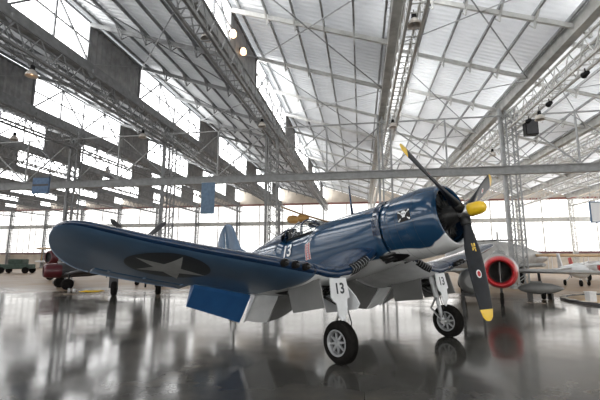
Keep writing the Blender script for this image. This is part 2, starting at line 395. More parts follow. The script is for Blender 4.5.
def paint_mat():   # sea blue over white, wavy division line along the belly
    m=mat('two_tone_fuselage_paint',(0,0,0),.15,coat=.3); N=m.node_tree.nodes; L=m.node_tree.links; b=N['Principled BSDF']
    tc=N.new('ShaderNodeTexCoord'); ad=N.new('ShaderNodeVectorMath'); ad.operation='ADD'; ad.inputs[1].default_value=Gb
    L.new(tc.outputs['Object'],ad.inputs[0]); sp=N.new('ShaderNodeSeparateXYZ'); L.new(ad.outputs[0],sp.inputs[0])
    mr=N.new('ShaderNodeMapRange'); mr.inputs[1].default_value=-10; mr.inputs[2].default_value=0; L.new(sp.outputs[0],mr.inputs[0])
    fc=N.new('ShaderNodeFloatCurve'); cu=fc.mapping.curves[0]
    pts=[(-10,.2),(-8,-.1),(-5,-.45),(-2.6,-.56),(-1.95,-.57),(-1.5,-.50),(-1.1,-.50),(-.65,-.56),(-.4,-.50),(-.2,-.38),(0,-.30)]
    cu.points[0].location=((pts[0][0]+10)/10,(pts[0][1]+1)/2); cu.points[1].location=(1,(pts[-1][1]+1)/2)
    for x,z in pts[1:-1]: cu.points.new((x+10)/10,(z+1)/2)
    fc.mapping.update(); L.new(mr.outputs[0],fc.inputs['Value'])
    nz=N.new('ShaderNodeTexNoise'); nz.inputs['Scale'].default_value=2.6; nz.inputs['Detail'].default_value=1; L.new(ad.outputs[0],nz.inputs['Vector'])
    m1=N.new('ShaderNodeMath'); m1.operation='MULTIPLY_ADD'; m1.inputs[1].default_value=2; m1.inputs[2].default_value=-1; L.new(fc.outputs[0],m1.inputs[0])
    m2=N.new('ShaderNodeMath'); m2.operation='MULTIPLY_ADD'; m2.inputs[1].default_value=.12; m2.inputs[2].default_value=-.06; L.new(nz.outputs['Fac'],m2.inputs[0])
    m3=N.new('ShaderNodeMath'); m3.operation='ADD'; L.new(m1.outputs[0],m3.inputs[0]); L.new(m2.outputs[0],m3.inputs[1])
    m4=N.new('ShaderNodeMath'); m4.operation='SUBTRACT'; L.new(sp.outputs[2],m4.inputs[0]); L.new(m3.outputs[0],m4.inputs[1])
    m5=N.new('ShaderNodeMapRange'); m5.inputs[1].default_value=-.012; m5.inputs[2].default_value=.012; L.new(m4.outputs[0],m5.inputs[0])
    # panel seams
    wv=N.new('ShaderNodeTexNoise'); wv.inputs['Scale'].default_value=1.7; wv.inputs['Detail'].default_value=3; L.new(ad.outputs[0],wv.inputs['Vector'])
    cb=N.new('ShaderNodeMix'); cb.data_type='RGBA'; cb.inputs['A'].default_value=(.005,.028,.068,1); cb.inputs['B'].default_value=(.013,.058,.125,1); L.new(wv.outputs['Fac'],cb.inputs['Factor'])
    mx=N.new('ShaderNodeMix'); mx.data_type='RGBA'; mx.inputs['A'].default_value=(.74,.75,.75,1); L.new(cb.outputs['Result'],mx.inputs['B']); L.new(m5.outputs[0],mx.inputs['Factor'])
    L.new(mx.outputs['Result'],b.inputs['Base Color']); return m
M['paint']=paint_mat()

ST=[(1.50,.655,.635,-.67),(2.0,.66,.66,-.76),(2.73,.65,.695,-.84),(3.4,.62,.72,-.86),(3.72,.605,.722,-.845),(3.95,.595,.60,-.835),(4.5,.56,.585,-.80),(5.1,.52,.60,-.73),(5.35,.505,.71,-.69),(6.2,.44,.70,-.55),(7.0,.37,.67,-.40),(7.8,.29,.68,-.24),(8.5,.21,.74,-.08),(9.1,.13,.78,.10),(9.6,.04,.72,.30)]
def interp(T,s):
    if s<=T[0][0]: return T[0][1:]
    for a,b in zip(T,T[1:]):
        if s<=b[0]:
            u=(s-a[0])/(b[0]-a[0]); return tuple(p+(q-p)*u for p,q in zip(a[1:],b[1:]))
    return T[-1][1:]
def fus_pt(s,a):      # a from the top, towards port
    w,zt,zb=interp(ST,s); zc=(zt+zb)/2; hh=(zt-zb)/2
    c,sn=math.cos(a),math.sin(a); e=2/2.25
    return Vector((-s,w*math.copysign(abs(sn)**e,sn),zc+hh*math.copysign(abs(c)**e,c)))
mb=MB(); NS=48; ss=[1.5+ (9.6-1.5)*i/40 for i in range(41)]
ss=sorted(set([round(v,3) for v in ss]+[3.72,3.8,3.88,3.95,5.1,5.2,5.35]))
mb.loft([[fus_pt(s,2*PI*k/NS) for k in range(NS)] for s in ss])
P(mb,'fuselage',M['paint'])
# turtledeck behind the canopy, canopy and windscreen
CT=[(3.72,.30,.735),(4.02,.36,.93),(4.30,.375,1.015),(4.75,.38,1.005),(5.2,.37,.945),(5.7,.33,.865),(6.3,.27,.78),(6.9,.2,.70)]
def can_pt(s,a):
    w,zt=interp(CT,s); zb=.55
    c,sn=math.cos(a),math.sin(a)
    return Vector((-s,w*sn,zb+(zt-zb)*max(0,c)**.8))
def can_loft(s0,s1,n=8,a0=-PI/2,a1=PI/2,N=20,inset=0):
    R=[]
    for i in range(n+1):
        s=s0+(s1-s0)*i/n
        R.append([can_pt(s,a0+(a1-a0)*k/N)*1.0+Vector((0,0,-inset)) for k in range(N+1)])
    return R
P(MB().loft(can_loft(5.2,6.9),closed=False),'turtledeck',M['navy'])
cn=P(MB().loft(can_loft(4.3,5.2),closed=False),'canopy',M['glass'])
ws=P(MB().loft(can_loft(3.72,4.3),closed=False),'windscreen',M['glass'])
def hoop(s,r=.016,n=16): return [can_pt(s,-PI/2+PI*k/n) for k in range(n+1)]
fr=MB()
for s in (4.32,4.62,5.0,5.2): fr.tube(hoop(s),.010,6)
for a in (-.95,.95): fr.tube([can_pt(4.32+.88*i/6,a) for i in range(7)],.010,6)
fr.tube([can_pt(4.32+.88*i/6,0) for i in range(7)],.010,6)
P(fr,'canopy_frame',M['navy'],cn)
fr=MB()
fr.tube(hoop(4.28),.014,6)
for a in (-.62,.62,-1.15,1.15): fr.tube([can_pt(3.74+.54*i/5,a) for i in range(6)],.011,6)
P(fr,'windscreen_frame',M['navy'],ws)
ck=MB(); ck.box((-4.55,0,.575),(1.15,.50,.05)); 
P(ck,'cockpit_floor',M['black'])
st=MB(); st.box((-5.02,0,.70),(.08,.40,.24)); st.box((-5.05,0,.86),(.10,.18,.12)); P(st,'headrest',M['darkgrey'])
gs=MB(); gs.box((-4.12,0,.80),(.10,.34,.12)); gs.tube([(-4.05,0,.82),(-4.05,0,.92)],.03,8); P(gs,'gunsight',M['black'])
# cowling
cp=[(-.24,.535),(-.20,.555),(-.185,.58),(-.20,.605),(-.27,.640),(-.42,.675),(-.62,.700),(-.9,.705),(-1.2,.70),(-1.44,.69),(-1.46,.665),(-1.2,.665),(-.6,.655),(-.32,.60),(-.24,.535)]
P(MB().lathe(cp,56,cap=False),'cowling',M['paint'])
cf=MB()
for k in range(14):      # cowl flaps over the top and sides
    a0=-1.75+3.5*k/14+.01; a1=-1.75+3.5*(k+1)/14-.01
    cf.lathe([(-1.47,.697),(-1.64,.715),(-1.64,.700),(-1.47,.685)],3,cap=False,a0=a0,a1=a1)
P(cf,'cowl_flap',M['navy'])
sm=MB(); 
for t in (-.65,-.85,-1.05,-1.25): sm.tube([(t,.703*math.sin(2*PI*k/60),.703*math.cos(2*PI*k/60)) for k in range(61)],.0022,4,cap=False)
P(sm,'cowl_seam',M['roundel'])
# exhaust cut-outs low on each side of the cowling's rear
for sg in (-1,1):
    ex=MB(); prof=[]
    R=[]
    for i in range(7):
        u=i/6; s=1.10+.50*u; am=2.61; hw=.05+.17*min(1,u*1.6)
        R.append([Vector((-s,sg*.712*math.sin(am-hw+2*hw*k/8),.712*math.cos(am-hw+2*hw*k/8))) for k in range(9)])
    ex.loft(R,closed=False,smooth=False)
    eo=P(ex,'exhaust_opening',M['black'],fix=False)
    for q in range(3):
        a=2.42+.12*q; px=MB().tube([(-1.35,sg*.66*math.sin(a),.66*math.cos(a)),(-1.58,sg*.715*math.sin(a),.715*math.cos(a)),(-1.72,sg*.74*math.sin(a),.74*math.cos(a))],.038,8)
        P(px,'exhaust_pipe',M['darkmetal'],eo)
# engine
eg=MB().lathe([(-.62,.60),(-.62,.02)],40,cap=False); P(eg,'engine_baffle',M['black'])
cc=MB().lathe([(-.62,.24),(-.40,.25),(-.30,.22),(-.22,.19),(-.10,.15),(-.04,.13),(-.0,.10)],28); P(cc,'crankcase',M['engine'])
for k in range(9):
    a=2*PI*k/9+.1; d=Vector((0,math.sin(a),math.cos(a)))
    cy=MB(); n=13; pr=[]
    for i in range(n*2): pr.append((Vector((-.48,0,0))+d*(.24+.25*i/(2*n)),.085 if i%2 else .066))
    cy.tube([p for p,_ in pr],[r for _,r in pr],14)
    cy.tube([Vector((-.48,0,0))+d*.49,Vector((-.48,0,0))+d*.555],[.085,.05],10)
    co_=P(cy,'cylinder',M['engine'])
    t=Vector((0,math.cos(a),-math.sin(a)))
    rd=MB()
    for e in (-1,1): rd.tube([Vector((-.30,0,0))+d*.20+t*e*.04,Vector((-.40,0,0))+d*.50+t*e*.06],.011,6)
    P(rd,'pushrod',M['darkmetal'],co_)
# propeller
pr=MB().lathe([(-.12,.10),(-.10,.125),(.0,.13),(.10,.125),(.17,.105)],24); prop=P(pr,'propeller',M['alu'])
sp=MB().lathe([(.15,.115),(.165,.128),(.32,.125),(.39,.112),(.44,.082),(.465,.045),(.47,.005)],28); P(sp,'spinner',M['yellow'],prop)
PHI=1.0155
def blade_ring(r,n=16):
    # chord, thickness, twist by radius
    T=[(.18,.17,.17,62),(.36,.17,.16,58),(.50,.22,.12,52),(.75,.31,.075,44),(1.1,.355,.05,36),(1.5,.35,.035,30),(1.8,.31,.026,26),(1.93,.24,.02,25),(1.985,.13,.014,25),(2.0,.04,.01,25)]
    ch,th,tw=interp(T,r); b=math.radians(tw-8)
    out=[]
    for k in range(n):
        a=2*PI*k/n; c=ch/2*math.cos(a); t=th/2*math.sin(a)
        out.append((c*math.cos(b)-t*math.sin(b)*-1*-1, c*math.sin(b)+t*math.cos(b)))   # (along motion, forward)
    return out
for k in range(3):
    a=PHI+k*2*PI/3
    d=Vector((0,-math.sin(a),math.cos(a))); v=Vector((1,0,0)).cross(d)
    def at(r,u,x): return d*r+v*u+Vector((.03+x,0,0))
    rs=[.10,.18,.27,.36,.43,.5,.62,.75,.9,1.1,1.3,1.5,1.65,1.8,1.87,1.93,1.965,1.985,2.0]
    bl=MB()
    for i in range(len(rs)-1):
        bl.loft([[at(r,*p) for p in blade_ring(max(r,.18))] for r in (rs[i],rs[i+1])],m=1 if rs[i]>=1.80 else 0,cap=(i==len(rs)-2))
    bo=P(bl,'blade',[M['blackpaint'],M['yellow']],prop)
    md=bo.modifiers.new('w','WELD'); md.merge_threshold=.0005
    ba=MB().tube([d*.08+Vector((.03,0,0)),d*.22+Vector((.03,0,0)),d*.27+Vector((.03,0,0))],[.098,.098,.09],16); P(ba,'blade_clamp',M['engine'],prop)
    # maker's oval and stencil dashes on the front face
    def face(r,u,lift=.004):
        T=[(.5,.22,.12,52),(.75,.31,.075,44),(1.1,.355,.05,36),(1.5,.35,.035,30)]
        ch,th,tw=interp(T,r); b=math.radians(tw-8); c=u; t=th/2*math.sqrt(max(0,1-(2*u/ch)**2))+lift
        return at(r,c*math.cos(b)-t*math.sin(b),c*math.sin(b)+t*math.cos(b))
    for R_,m_,lf in ((.060,M['decalwhite'],.004),(.040,M['red'],.006)):
        dm=MB(); vs=[face(1.18,0,lf)]+[face(1.18+R_*1.25*math.cos(2*PI*j/20),R_*.9*math.sin(2*PI*j/20),lf) for j in range(20)]
        dm.add(vs,[(0,j+1,(j+1)%20+1) for j in range(20)]); P(dm,'maker_oval',m_,bo,fix=False)
    dm=MB()
    for (r1,r2,u1,u2) in ((.62,.66,-.02,.00),(.62,.66,.02,.05),(.665,.68,-.02,.05),(.70,.72,-.02,.05),(.73,.77,.03,.05),(.73,.75,-.02,.01)):
        dm.add([face(r1,u1),face(r2,u1),face(r2,u2),face(r1,u2)],[(0,1,2,3)])
    P(dm,'stencil_mark',M['yellow'],bo,fix=False)

# wings --------------------------------------------------------------
ZLE=[(.3,-.30),(.6,-.44),(.9,-.60),(1.2,-.73),(1.5,-.81),(1.8,-.845),(2.05,-.82),(2.35,-.755),(3,-.63),(3.57,-.525),(4.5,-.36),(5.2,-.22),(5.8,-.08),(6.31,.06)]
def wing_par(y):
    y=abs(y); zle=interp(ZLE,y)[0]
    sle=1.74 if y<2.35 else 1.74+(y-2.35)*.075
    ste=4.36 if y<2.6 else 4.36-(y-2.6)*.085
    if y>5.45:
        u=min(1,(y-5.45)/.86); k=math.sqrt(max(0,1-u**5)); k2=math.sqrt(max(0,1-u**2.2)); smid=2.6
        sle=smid-(smid-sle)*k; ste=smid+(ste-smid)*k2
    tc=.175 if y<2.2 else .168-(y-2.2)*.014
    drop=.17 if y<2.4 else .25
    return zle,sle,ste,tc,drop
def wing_pt(y,t,up):
    zle,sle,ste,tc,drop=wing_par(y); c=ste-sle
    th=5*tc*(.2969*math.sqrt(t)-.126*t-.3516*t*t+.2843*t**3-.1036*t**4)*c
    cam_=.022*c*4*t*(1-t)
    full=2.6; z=zle-drop*((sle-1.74)+t*c)/full+cam_
    return Vector((-(sle+t*c),y,z+(th if up else -th)))
TS=[0,.006,.02,.045,.08,.13,.2,.3,.42,.55,.68,.78,.80]
TF=TS[:-2]+[.74]
def wing_mesh(sg,st,lower_mat):      # st: (span station, where the fixed wing ends along the chord)
    mb=MB(); base=[t for t in TS if t<.70]+[.74]
    rings=[]
    for y,tm in st:
        ts=base+([.74]*4 if tm<.75 else ([.76,.78,.79,.80] if tm<.9 else [.80,.87,.94,1.0]))
        rings.append(([wing_pt(sg*y,t,True) for t in ts[::-1]]+[wing_pt(sg*y,t,False) for t in ts[1:]],ts))
    N=len(rings[0][0]); H=len(rings[0][1])-1
    vs=[v for r,_ in rings for v in r]; fs=[];ms=[]
    for i in range(len(st)-1):
        if abs(st[i][0]-st[i+1][0])<1e-6: continue
        for k in range(N-1):
            fs.append((i*N+k,i*N+k+1,(i+1)*N+k+1,(i+1)*N+k))
            ym=(st[i][0]+st[i+1][0])/2; lower=k>=H
            ms.append(lower_mat(ym,rings[i][1][k-H+1]) if lower else 0)
        fs.append((i*N+N-1,i*N,(i+1)*N,(i+1)*N+N-1)); ms.append(2)
    mb.add(vs,fs,0,True); mb.m=ms
    for e in (0,len(st)-1):
        mb.f.append([e*N+k for k in range(N)]); mb.m.append(0); mb.sm.append(False)
    return mb
def lin(a,b,n): return [a+(b-a)*i/n for i in range(n+1)]
WM=[M['navy'],M['fwhite'],M['slate']]
for sg in (-1,1):
    # inner gull section: white underneath, blue leading edge
    wi=wing_mesh(sg,[(y,.74) for y in lin(.3,2.345,26)],lambda y,t:1 if t>.03 else 0)
    P(wi,'inner_wing',WM)
    # outer panel: slate blue underneath; white triangle at its inboard rear corner
    st=[(y,.74) for y in lin(2.345,3.82,18)]+[(y,.80) for y in lin(3.82,5.54,16)]+[(5.54+(6.303-5.54)*math.sin(PI/2*i/22),1.0) for i in range(23)]
    ow=wing_mesh(sg,st,lambda y,t:(1 if (y<2.36+(t-.35)*.55 and t>.35) else (2 if t>.02 else 0)))
    owo=P(ow,'outer_wing',WM)
    # aileron
    al=MB(); R=[]
    for i in range(13):
        y=3.85+(5.51-3.85)*i/12; tt=[.812,.86,.92,1.0]
        R.append([wing_pt(sg*y,t,True) for t in tt[::-1]]+[wing_pt(sg*y,t,False) for t in tt])
    al.loft(R); P(al,'aileron',M['slate'],owo)
    # split line and small hinge fairings under the aileron
    for y in (4.0,4.7,5.3): p=wing_pt(sg*y,.80,False); P(MB().box((p.x,p.y,p.z-.005),(.12,.025,.03)),'hinge_fairing',M['slate'],owo)
    # drooped flaps in three pieces; the grey ones have shade put into their colour
    for (ya,yb,mt,nm) in ((.62,1.74,M['greypaint'],'flap'),(1.78,2.40,M['fwhite'],'flap'),(2.50,3.79,M['blue'] if sg<0 else M['greypaint'],'flap')):
        fl=MB(); R=[]; ang=math.radians(49)
        for i in range(9):
            y=ya+(yb-ya)*i/8; h=(wing_pt(sg*y,.745,True)+wing_pt(sg*y,.745,False))/2
            zl=wing_pt(sg*y,.745,False).z; th=(wing_pt(sg*y,.745,True).z-zl)/2
            Ln=.76 if y<2.45 else .77-.17*(y-2.45)
            dr=Vector((-math.cos(ang),0,-math.sin(ang))); nr=Vector((math.sin(ang),0,-math.cos(ang)))
            h=Vector((h.x-.07,h.y,zl+.05)); ring=[]
            for (u,q) in ((0,.055),(.12,.07),(.4,.05),(1,.006),(1,-.006),(.4,-.045),(.12,-.06),(0,-.045)):
                ring.append(h+dr*u*Ln+nr*q)
            R.append(ring)
        fl.loft(R,smooth=False); P(fl,nm,mt)
    # gun ports
    for y in (2.60,2.82,3.04):
        p=wing_pt(sg*y,.004,True)
        gp=MB().tube([(p.x-.12,p.y,p.z-.035),(p.x+.08,p.y,p.z-.045)],[.066,.062],14); go_=P(gp,'gun_port',M['rubber'])
        P(MB().tube([(p.x,p.y,p.z-.04),(p.x+.14,p.y,p.z-.048)],.022,10),'gun_barrel',M['darkmetal'],go_)
    # cooling intake in the root leading edge
    ik=MB(); R=[]
    for i in range(9):
        y=.88+(1.42-.88)*i/8
        a=wing_pt(sg*y,.025,True)+Vector((.0,0,.012)); b=wing_pt(sg*y,.025,False)+Vector((.0,0,-.012)); c=wing_pt(sg*y,0,True)+Vector((.022,0,0))
        R.append([a,(a+c)/2+Vector((.012,0,.012)),c,(b+c)/2+Vector((.012,0,-.012)),b])
    ik.loft(R,closed=False); io=P(ik,'oil_cooler_intake',M['black'],fix=False)
    for i in range(7):
        y=.90+.5*i/6; a=wing_pt(sg*y,.03,True); b=wing_pt(sg*y,.03,False); c=wing_pt(sg*y,0,True)+Vector((.05,0,0))
        P(MB().tube([a,(a+c)/2+Vector((.015,0,.012)),c,(b+c)/2+Vector((.015,0,-.012)),b],.005,6),'intake_vane',M['hubgrey'],io)
    # white lower lip below the intake
    lp=MB(); R=[]
    for i in range(13):
        y=.8+(1.75-.8)*i/12; R.append([wing_pt(sg*y,t,False)+Vector((.004,0,-.006)) for t in (.01,.02,.04,.06)])
    lp.loft(R,closed=False); P(lp,'lower_lip',M['white'],fix=False)
# star under the near wing
def low(s,y,lift):
    zle,sle,ste,tc,dr=wing_par(y); t=(s-sle)/(ste-sle); p=wing_pt(y,min(1,max(.02,t)),False); p.z-=lift; return p
def disc_map(poly_fn,lift,name,m):
    rings=8; n=50; mb=MB(); vs=[]
    for i in range(rings+1):
        for j in range(n):
            s,y=poly_fn(i/rings,j/n); vs.append(low(s,y,lift))
    fs=[(i*n+j,i*n+(j+1)%n,(i+1)*n+(j+1)%n,(i+1)*n+j) for i in range(rings) for j in range(n)]
    mb.add(vs,fs,0,True); P(mb,name,m,fix=False)
disc_map(lambda r,a:(2.72+.64*r*math.cos(2*PI*a),-4.66+.66*r*math.sin(2*PI*a)),.004,'roundel',M['roundel'])
sp5=[(2.56,-5.22),(2.13,-4.67),(2.79,-3.99),(3.34,-4.27),(3.19,-5.02)]
sc_=(sum(p[0] for p in sp5)/5,sum(p[1] for p in sp5)/5); poly=[]
for i in range(5):
    a,b=sp5[i],sp5[(i+1)%5]; poly.append(a); mx_,my_=(a[0]+b[0])/2-sc_[0],(a[1]+b[1])/2-sc_[1]; poly.append((sc_[0]+mx_*.47,sc_[1]+my_*.47))
def starf(r,a):
    u=a*10; i=int(u)%10; q=u-int(u); A=poly[i]; B=poly[(i+1)%10]
    return (sc_[0]+((A[0]+(B[0]-A[0])*q)-sc_[0])*r, sc_[1]+((A[1]+(B[1]-A[1])*q)-sc_[1])*r)
disc_map(starf,.008,'star_insignia',M['star'])

# tail ----------------------------------------------------------------
def slab(outl,th,m,name,axis='y',par=None,c0=0):
    # lens-section surface: outline (s,h) with LE/TE per height
    mb=MB(); R=[]
    for (h,a,b) in outl:
        ring=[]
        for t in (0,.05,.2,.5,.8,1,.8,.5,.2,.05):
            pass
        T=[(0,0),(.06,.7),(.25,1),(.6,.75),(1,.08)]
        for t,q in T: ring.append((a+(b-a)*t,q*th))
        for t,q in T[::-1]: ring.append((a+(b-a)*t,-q*th))
        if axis=='y': R.append([Vector((-s,c0+o,h)) for s,o in ring])
        else: R.append([Vector((-s,h,c0+o)) for s,o in ring])
        th=th*.93
    mb.loft(R); return P(mb,name,m,par)
slab([(.60,7.35,8.98),(.95,7.95,8.98),(1.3,8.14,8.98),(1.6,8.27,8.98),(1.8,8.38,8.98),(1.93,8.5,8.98),(1.99,8.62,8.97)],.07,M['slate'],'fin')
slab([(.35,9.02,9.62),(.7,9.02,9.70),(1.2,9.02,9.66),(1.5,9.02,9.56),(1.75,9.02,9.42),(1.90,9.0,9.25),(2.0,8.72,9.08),(2.03,8.75,8.98)],.055,M['slate'],'rudder')
for sg in (-1,1):
    so=slab([(sg*y,8.15+.09*y,9.05) for y in (.12,.8,1.6,2.2)]+[(sg*2.42,8.55,9.0)],.06,M['navy'],'tailplane','z',None,.52)
    slab([(sg*y,9.07,9.50-.05*y) for y in (.3,.9,1.6,2.1)]+[(sg*2.35,9.08,9.2)],.04,M['navy'],'elevator','z',so,.52)
mast=MB().tube([(-2.72,0,.66),(-2.70,0,1.1),(-2.68,0,1.45)],[.035,.026,.012],8); P(mast,'antenna_mast',M['navy'])
tw=MB(); tw.tube([(-8.5,0,-.05),(-8.62,0,-.62)],.04,8)
twz=Gb.z; t_o=P(tw,'tail_gear',M['darkmetal'])
# tail wheel rests on the floor
tp=Vector((-8.62,0,0)); base=Rm.transposed()@(Vector((0,0,.16))+Vector(((Rm@tp+O).x,(Rm@tp+O).y,0))-O); 
P(MB().lathe([(-.05,.08),(-.06,.14),(-.03,.16),(.03,.16),(.06,.14),(.05,.08)],20,O=(base.x,0,base.z),ax='y'),'tail_wheel',M['rubber'],t_o)
P(MB().tube([(-8.62,.09,-.6),(base.x,.09,base.z),(base.x,-.09,base.z),(-8.62,-.09,-.6)],.025,8),'tail_fork',M['darkmetal'],t_o)

# landing gear ---------------------------------------------------------
up_b=Rm.transposed()@Vector((0,0,1)); fw_b=Rm.transposed()@Vector((Fv.x,Fv.y,0)).normalized()
def text_mesh(body,size,off=0.0):
    cu=bpy.data.curves.new('t','FONT'); cu.body=body; cu.size=size; cu.align_x='CENTER'; cu.align_y='CENTER'; cu.offset=off
    o=bpy.data.objects.new('t',cu); C.objects.link(o); dg=bpy.context.evaluated_depsgraph_get()
    me=bpy.data.meshes.new_from_object(o.evaluated_get(dg)); vs=[v.co.copy() for v in me.vertices]; fs=[tuple(p.vertices) for p in me.polygons]
    bpy.data.objects.remove(o); bpy.data.curves.remove(cu); bpy.data.meshes.remove(me); return vs,fs
wheel_prof=[(-.10,.225),(-.115,.26),(-.112,.31),(-.095,.345),(-.06,.366),(-.02,.3725),(.02,.3725),(.06,.366),(.095,.345),(.112,.31),(.115,.26),(.10,.225)]
for sg in (-1,1):
    yw=sg*(TR+.04); ax=Vector((AX,yw,AZ))
    ty=MB(); pf=[]
    ty.lathe(wheel_prof,48,O=ax,ax='y',cap=False)
    for q in (-.05,-.025,0,.025,.05): ty.tube([ax+Vector((.3735*math.cos(2*PI*k/48),q,.3735*math.sin(2*PI*k/48))) for k in range(49)],.006,4,cap=False)
    wh=P(ty,'wheel',M['rubber'])
    sd=sg       # outboard side
    rm=MB().lathe([(-.112,.232),(-.116,.222),(-.112,.205),(-.06,.195),(-.02,.19),(.02,.19),(.06,.195),(.112,.205),(.116,.222),(.112,.232)],40,O=ax,ax='y',cap=False); 
    ro=P(rm,'rim',M['hubgrey'],wh)
    P(MB().lathe([(-.03,.19),(.03,.19)],32,O=ax,ax='y'),'brake_drum',M['darkmetal'],wh)
    spk=MB()
    for q in range(8):
        a=2*PI*q/8; d=Vector((math.cos(a),0,math.sin(a))); e=Vector((-math.sin(a),0,math.cos(a)))
        for side in (-1,1):
            c=ax+Vector((0,side*.075,0)); spk.prism([c+d*.045-e*.024,c+d*.185-e*.014,c+d*.185+e*.014,c+d*.045+e*.024],(0,.03,0))
    for side in (-1,1): spk.lathe([(side*.03,.07),(side*.075,.065),(side*.095,.045),(side*.10,.0)],20,O=ax,ax='y')
    P(spk,'spoke',M['hubgrey'],wh)
    # strut, inboard of the wheel
    yi=sg*(TR-.165); topz=-.98
    stt=MB().tube([(AX-.10,yi+sg*.02,topz+.12),(AX-.05,yi,-1.5)],.062,14); so=P(stt,'strut',M['white'])
    P(MB().tube([(AX-.05,yi,-1.5),(AX-.01,yi,AZ+.02)],.045,12),'oleo_piston',M['white'],so)
    P(MB().tube([(AX,yi-sg*.05,AZ),(AX,yw+sg*.05,AZ)],.05,12),'axle',M['alu'],so)
    tl=MB(); tl.bar((AX-.09,yi,-1.5),(AX-.26,yi,-1.72),.05,.03); tl.bar((AX-.26,yi,-1.72),(AX-.05,yi,AZ+.06),.05,.03); P(tl,'torque_link',M['alu'],so)
    bl_=MB().tube([(AX+.06,yi-sg*.03,-1.45),(AX+.10,yi-sg*.05,-1.75),(AX+.03,yi-sg*.06,AZ+.1)],.012,6); P(bl_,'brake_line',M['black'],so)
    db=MB()
    for yy in (-.16,.16): db.tube([(AX-.10,yi+yy*.3,-1.40),(AX-.85,yi+yy*1.6,-.88)],.028,8)
    db.tube([(AX-.45,yi-.16,-1.12),(AX-.45,yi+.16,-1.12)],.022,8); P(db,'drag_brace',M['darkmetal'],so)
    # number plate fairing on the front of the strut
    yd=sg*(TR-.03); xf=AX+.085
    shp=[(-.215,-.93),(.215,-.93),(.245,-1.30),(.175,-1.32),(.16,-1.38),(.125,-1.60),(.06,-1.60),(.05,-1.66),(-.02,-1.72),(-.10,-1.62),(-.13,-1.38),(-.20,-1.34),(-.235,-1.28)]
    dp=MB().prism([(xf,yd+a,b) for a,b in shp],(.03,0,0)); do=P(dp,'strut_fairing',M['white']); bevel(do,.006)
    vs,fs=text_mesh('13',.27,.008)
    nm=MB().add([(xf+.018,yd+v.x,-1.13+v.y) for v in vs],fs); P(nm,'number',M['roundel'],do,fix=False)
    # wheel-bay doors hang either side of the well
    for (dy,ins) in ((.42,0),(-.40,1)):
        y=sg*(TR+dy); zt=wing_pt(y,.4,False).z+.04
        zt1=wing_pt(y,.10,False).z; zt2=wing_pt(y,.5,False).z
        dd=[(-1.80,y,zt1+.02),(-1.74,y+sg*.02*(1 if dy>0 else -1),-1.44),(-2.62,y+sg*.02*(1 if dy>0 else -1),-1.46),(-2.74,y,zt2+.02)]
        if ins and sg>0: dd=[(-2.1,y,wing_pt(y,.2,False).z+.02),(-2.15,y,-1.50),(-2.98,y,-1.46),(-3.0,y,zt2+.02)]
        elif ins: dd=[(-2.0,y,wing_pt(y,.15,False).z+.02),(-1.74,y,-1.28),(-1.66,y,-1.44),(-1.74,y,-1.53),(-2.58,y,-1.53),(-2.70,y,zt2+.02)]
        o=P(MB().prism(dd,(0,.03,0)),'gear_door',M['white'] if (ins and sg<0) else M['greypaint'])  # grey doors carry the shade below the wing in their colour
    # dark wheel bay behind the strut
    wb=MB(); yb0,yb1=yw-.34,yw+.34; R=[]
    for i in range(7):
        y=yb0+(yb1-yb0)*i/6; R.append([wing_pt(y,t,False)+Vector((0,0,-.008)) for t in (.12,.2,.3,.4,.5,.58)])
    wb.loft(R,closed=False); wbo=P(wb,'wheel_bay',M['black'],fix=False)
    pipes=MB()
    for q in range(6):
        y=yb0+.08+.1*q; z=wing_pt(y,.3,False).z; pipes.tube([(-2.0,y,z-.02),(-2.25,y+.05,z-.12),(-2.6,y-.03,z-.08),(-2.95,y,z-.02)],.018,6)
    P(pipes,'hydraulic_line',M['darkmetal'],wbo)

# markings on the fuselage ------------------------------------------------
def side_pt(s,z,lift):      # starboard skin
    best=None; lo,hi=PI,2*PI
    for i in range(60):
        a=PI+PI*i/60; p=fus_pt(s,a)
        if best is None or abs(p.z-z)<best[0]: best=(abs(p.z-z),a)
    a=best[1]; d=.03
    for _ in range(14):
        d*=.5
        a=min((a-d,a,a+d),key=lambda q:abs(fus_pt(s,q).z-z))
    p=fus_pt(s,a); p.y-=lift; p.z=z; return p
vs,fs=text_mesh('13',.46,.008)
mb=MB().add([side_pt(4.80-v.x,.19+v.y,.030) for v in vs],fs); P(mb,'fuselage_number',M['decalwhite'],fix=False)
# panel of victory flags below the windscreen
kp=MB(); n=0
for r in range(7):
    for c in range(2):
        s0=3.98-.115*c; z0=-.20+.062*r
        kp.add([side_pt(s0,z0,.008),side_pt(s0-.10,z0,.008),side_pt(s0-.10,z0+.05,.008),side_pt(s0,z0+.05,.008)],[(0,1,2,3)],0)
        ring=[side_pt(s0-.05+.026*math.cos(2*PI*j/10),z0+.025+.021*math.sin(2*PI*j/10),.012) for j in range(10)]
        kp.add(ring,[tuple(range(10))],1)
        for j in range(4):
            a=PI/4+PI/2*j; q=(math.cos(a),math.sin(a)); e=(-q[1]*.006,q[0]*.006)
            kp.add([side_pt(s0-.05+q[0]*.02+e[0],z0+.025+q[1]*.018+e[1],.011),side_pt(s0-.05+q[0]*.02-e[0],z0+.025+q[1]*.018-e[1],.011),side_pt(s0-.05+q[0]*.045-e[0],z0+.025+q[1]*.024-e[1],.011),side_pt(s0-.05+q[0]*.045+e[0],z0+.025+q[1]*.024+e[1],.011)],[(0,1,2,3)],1)
P(kp,'victory_flags',[M['decalwhite'],M['red']],fix=False)
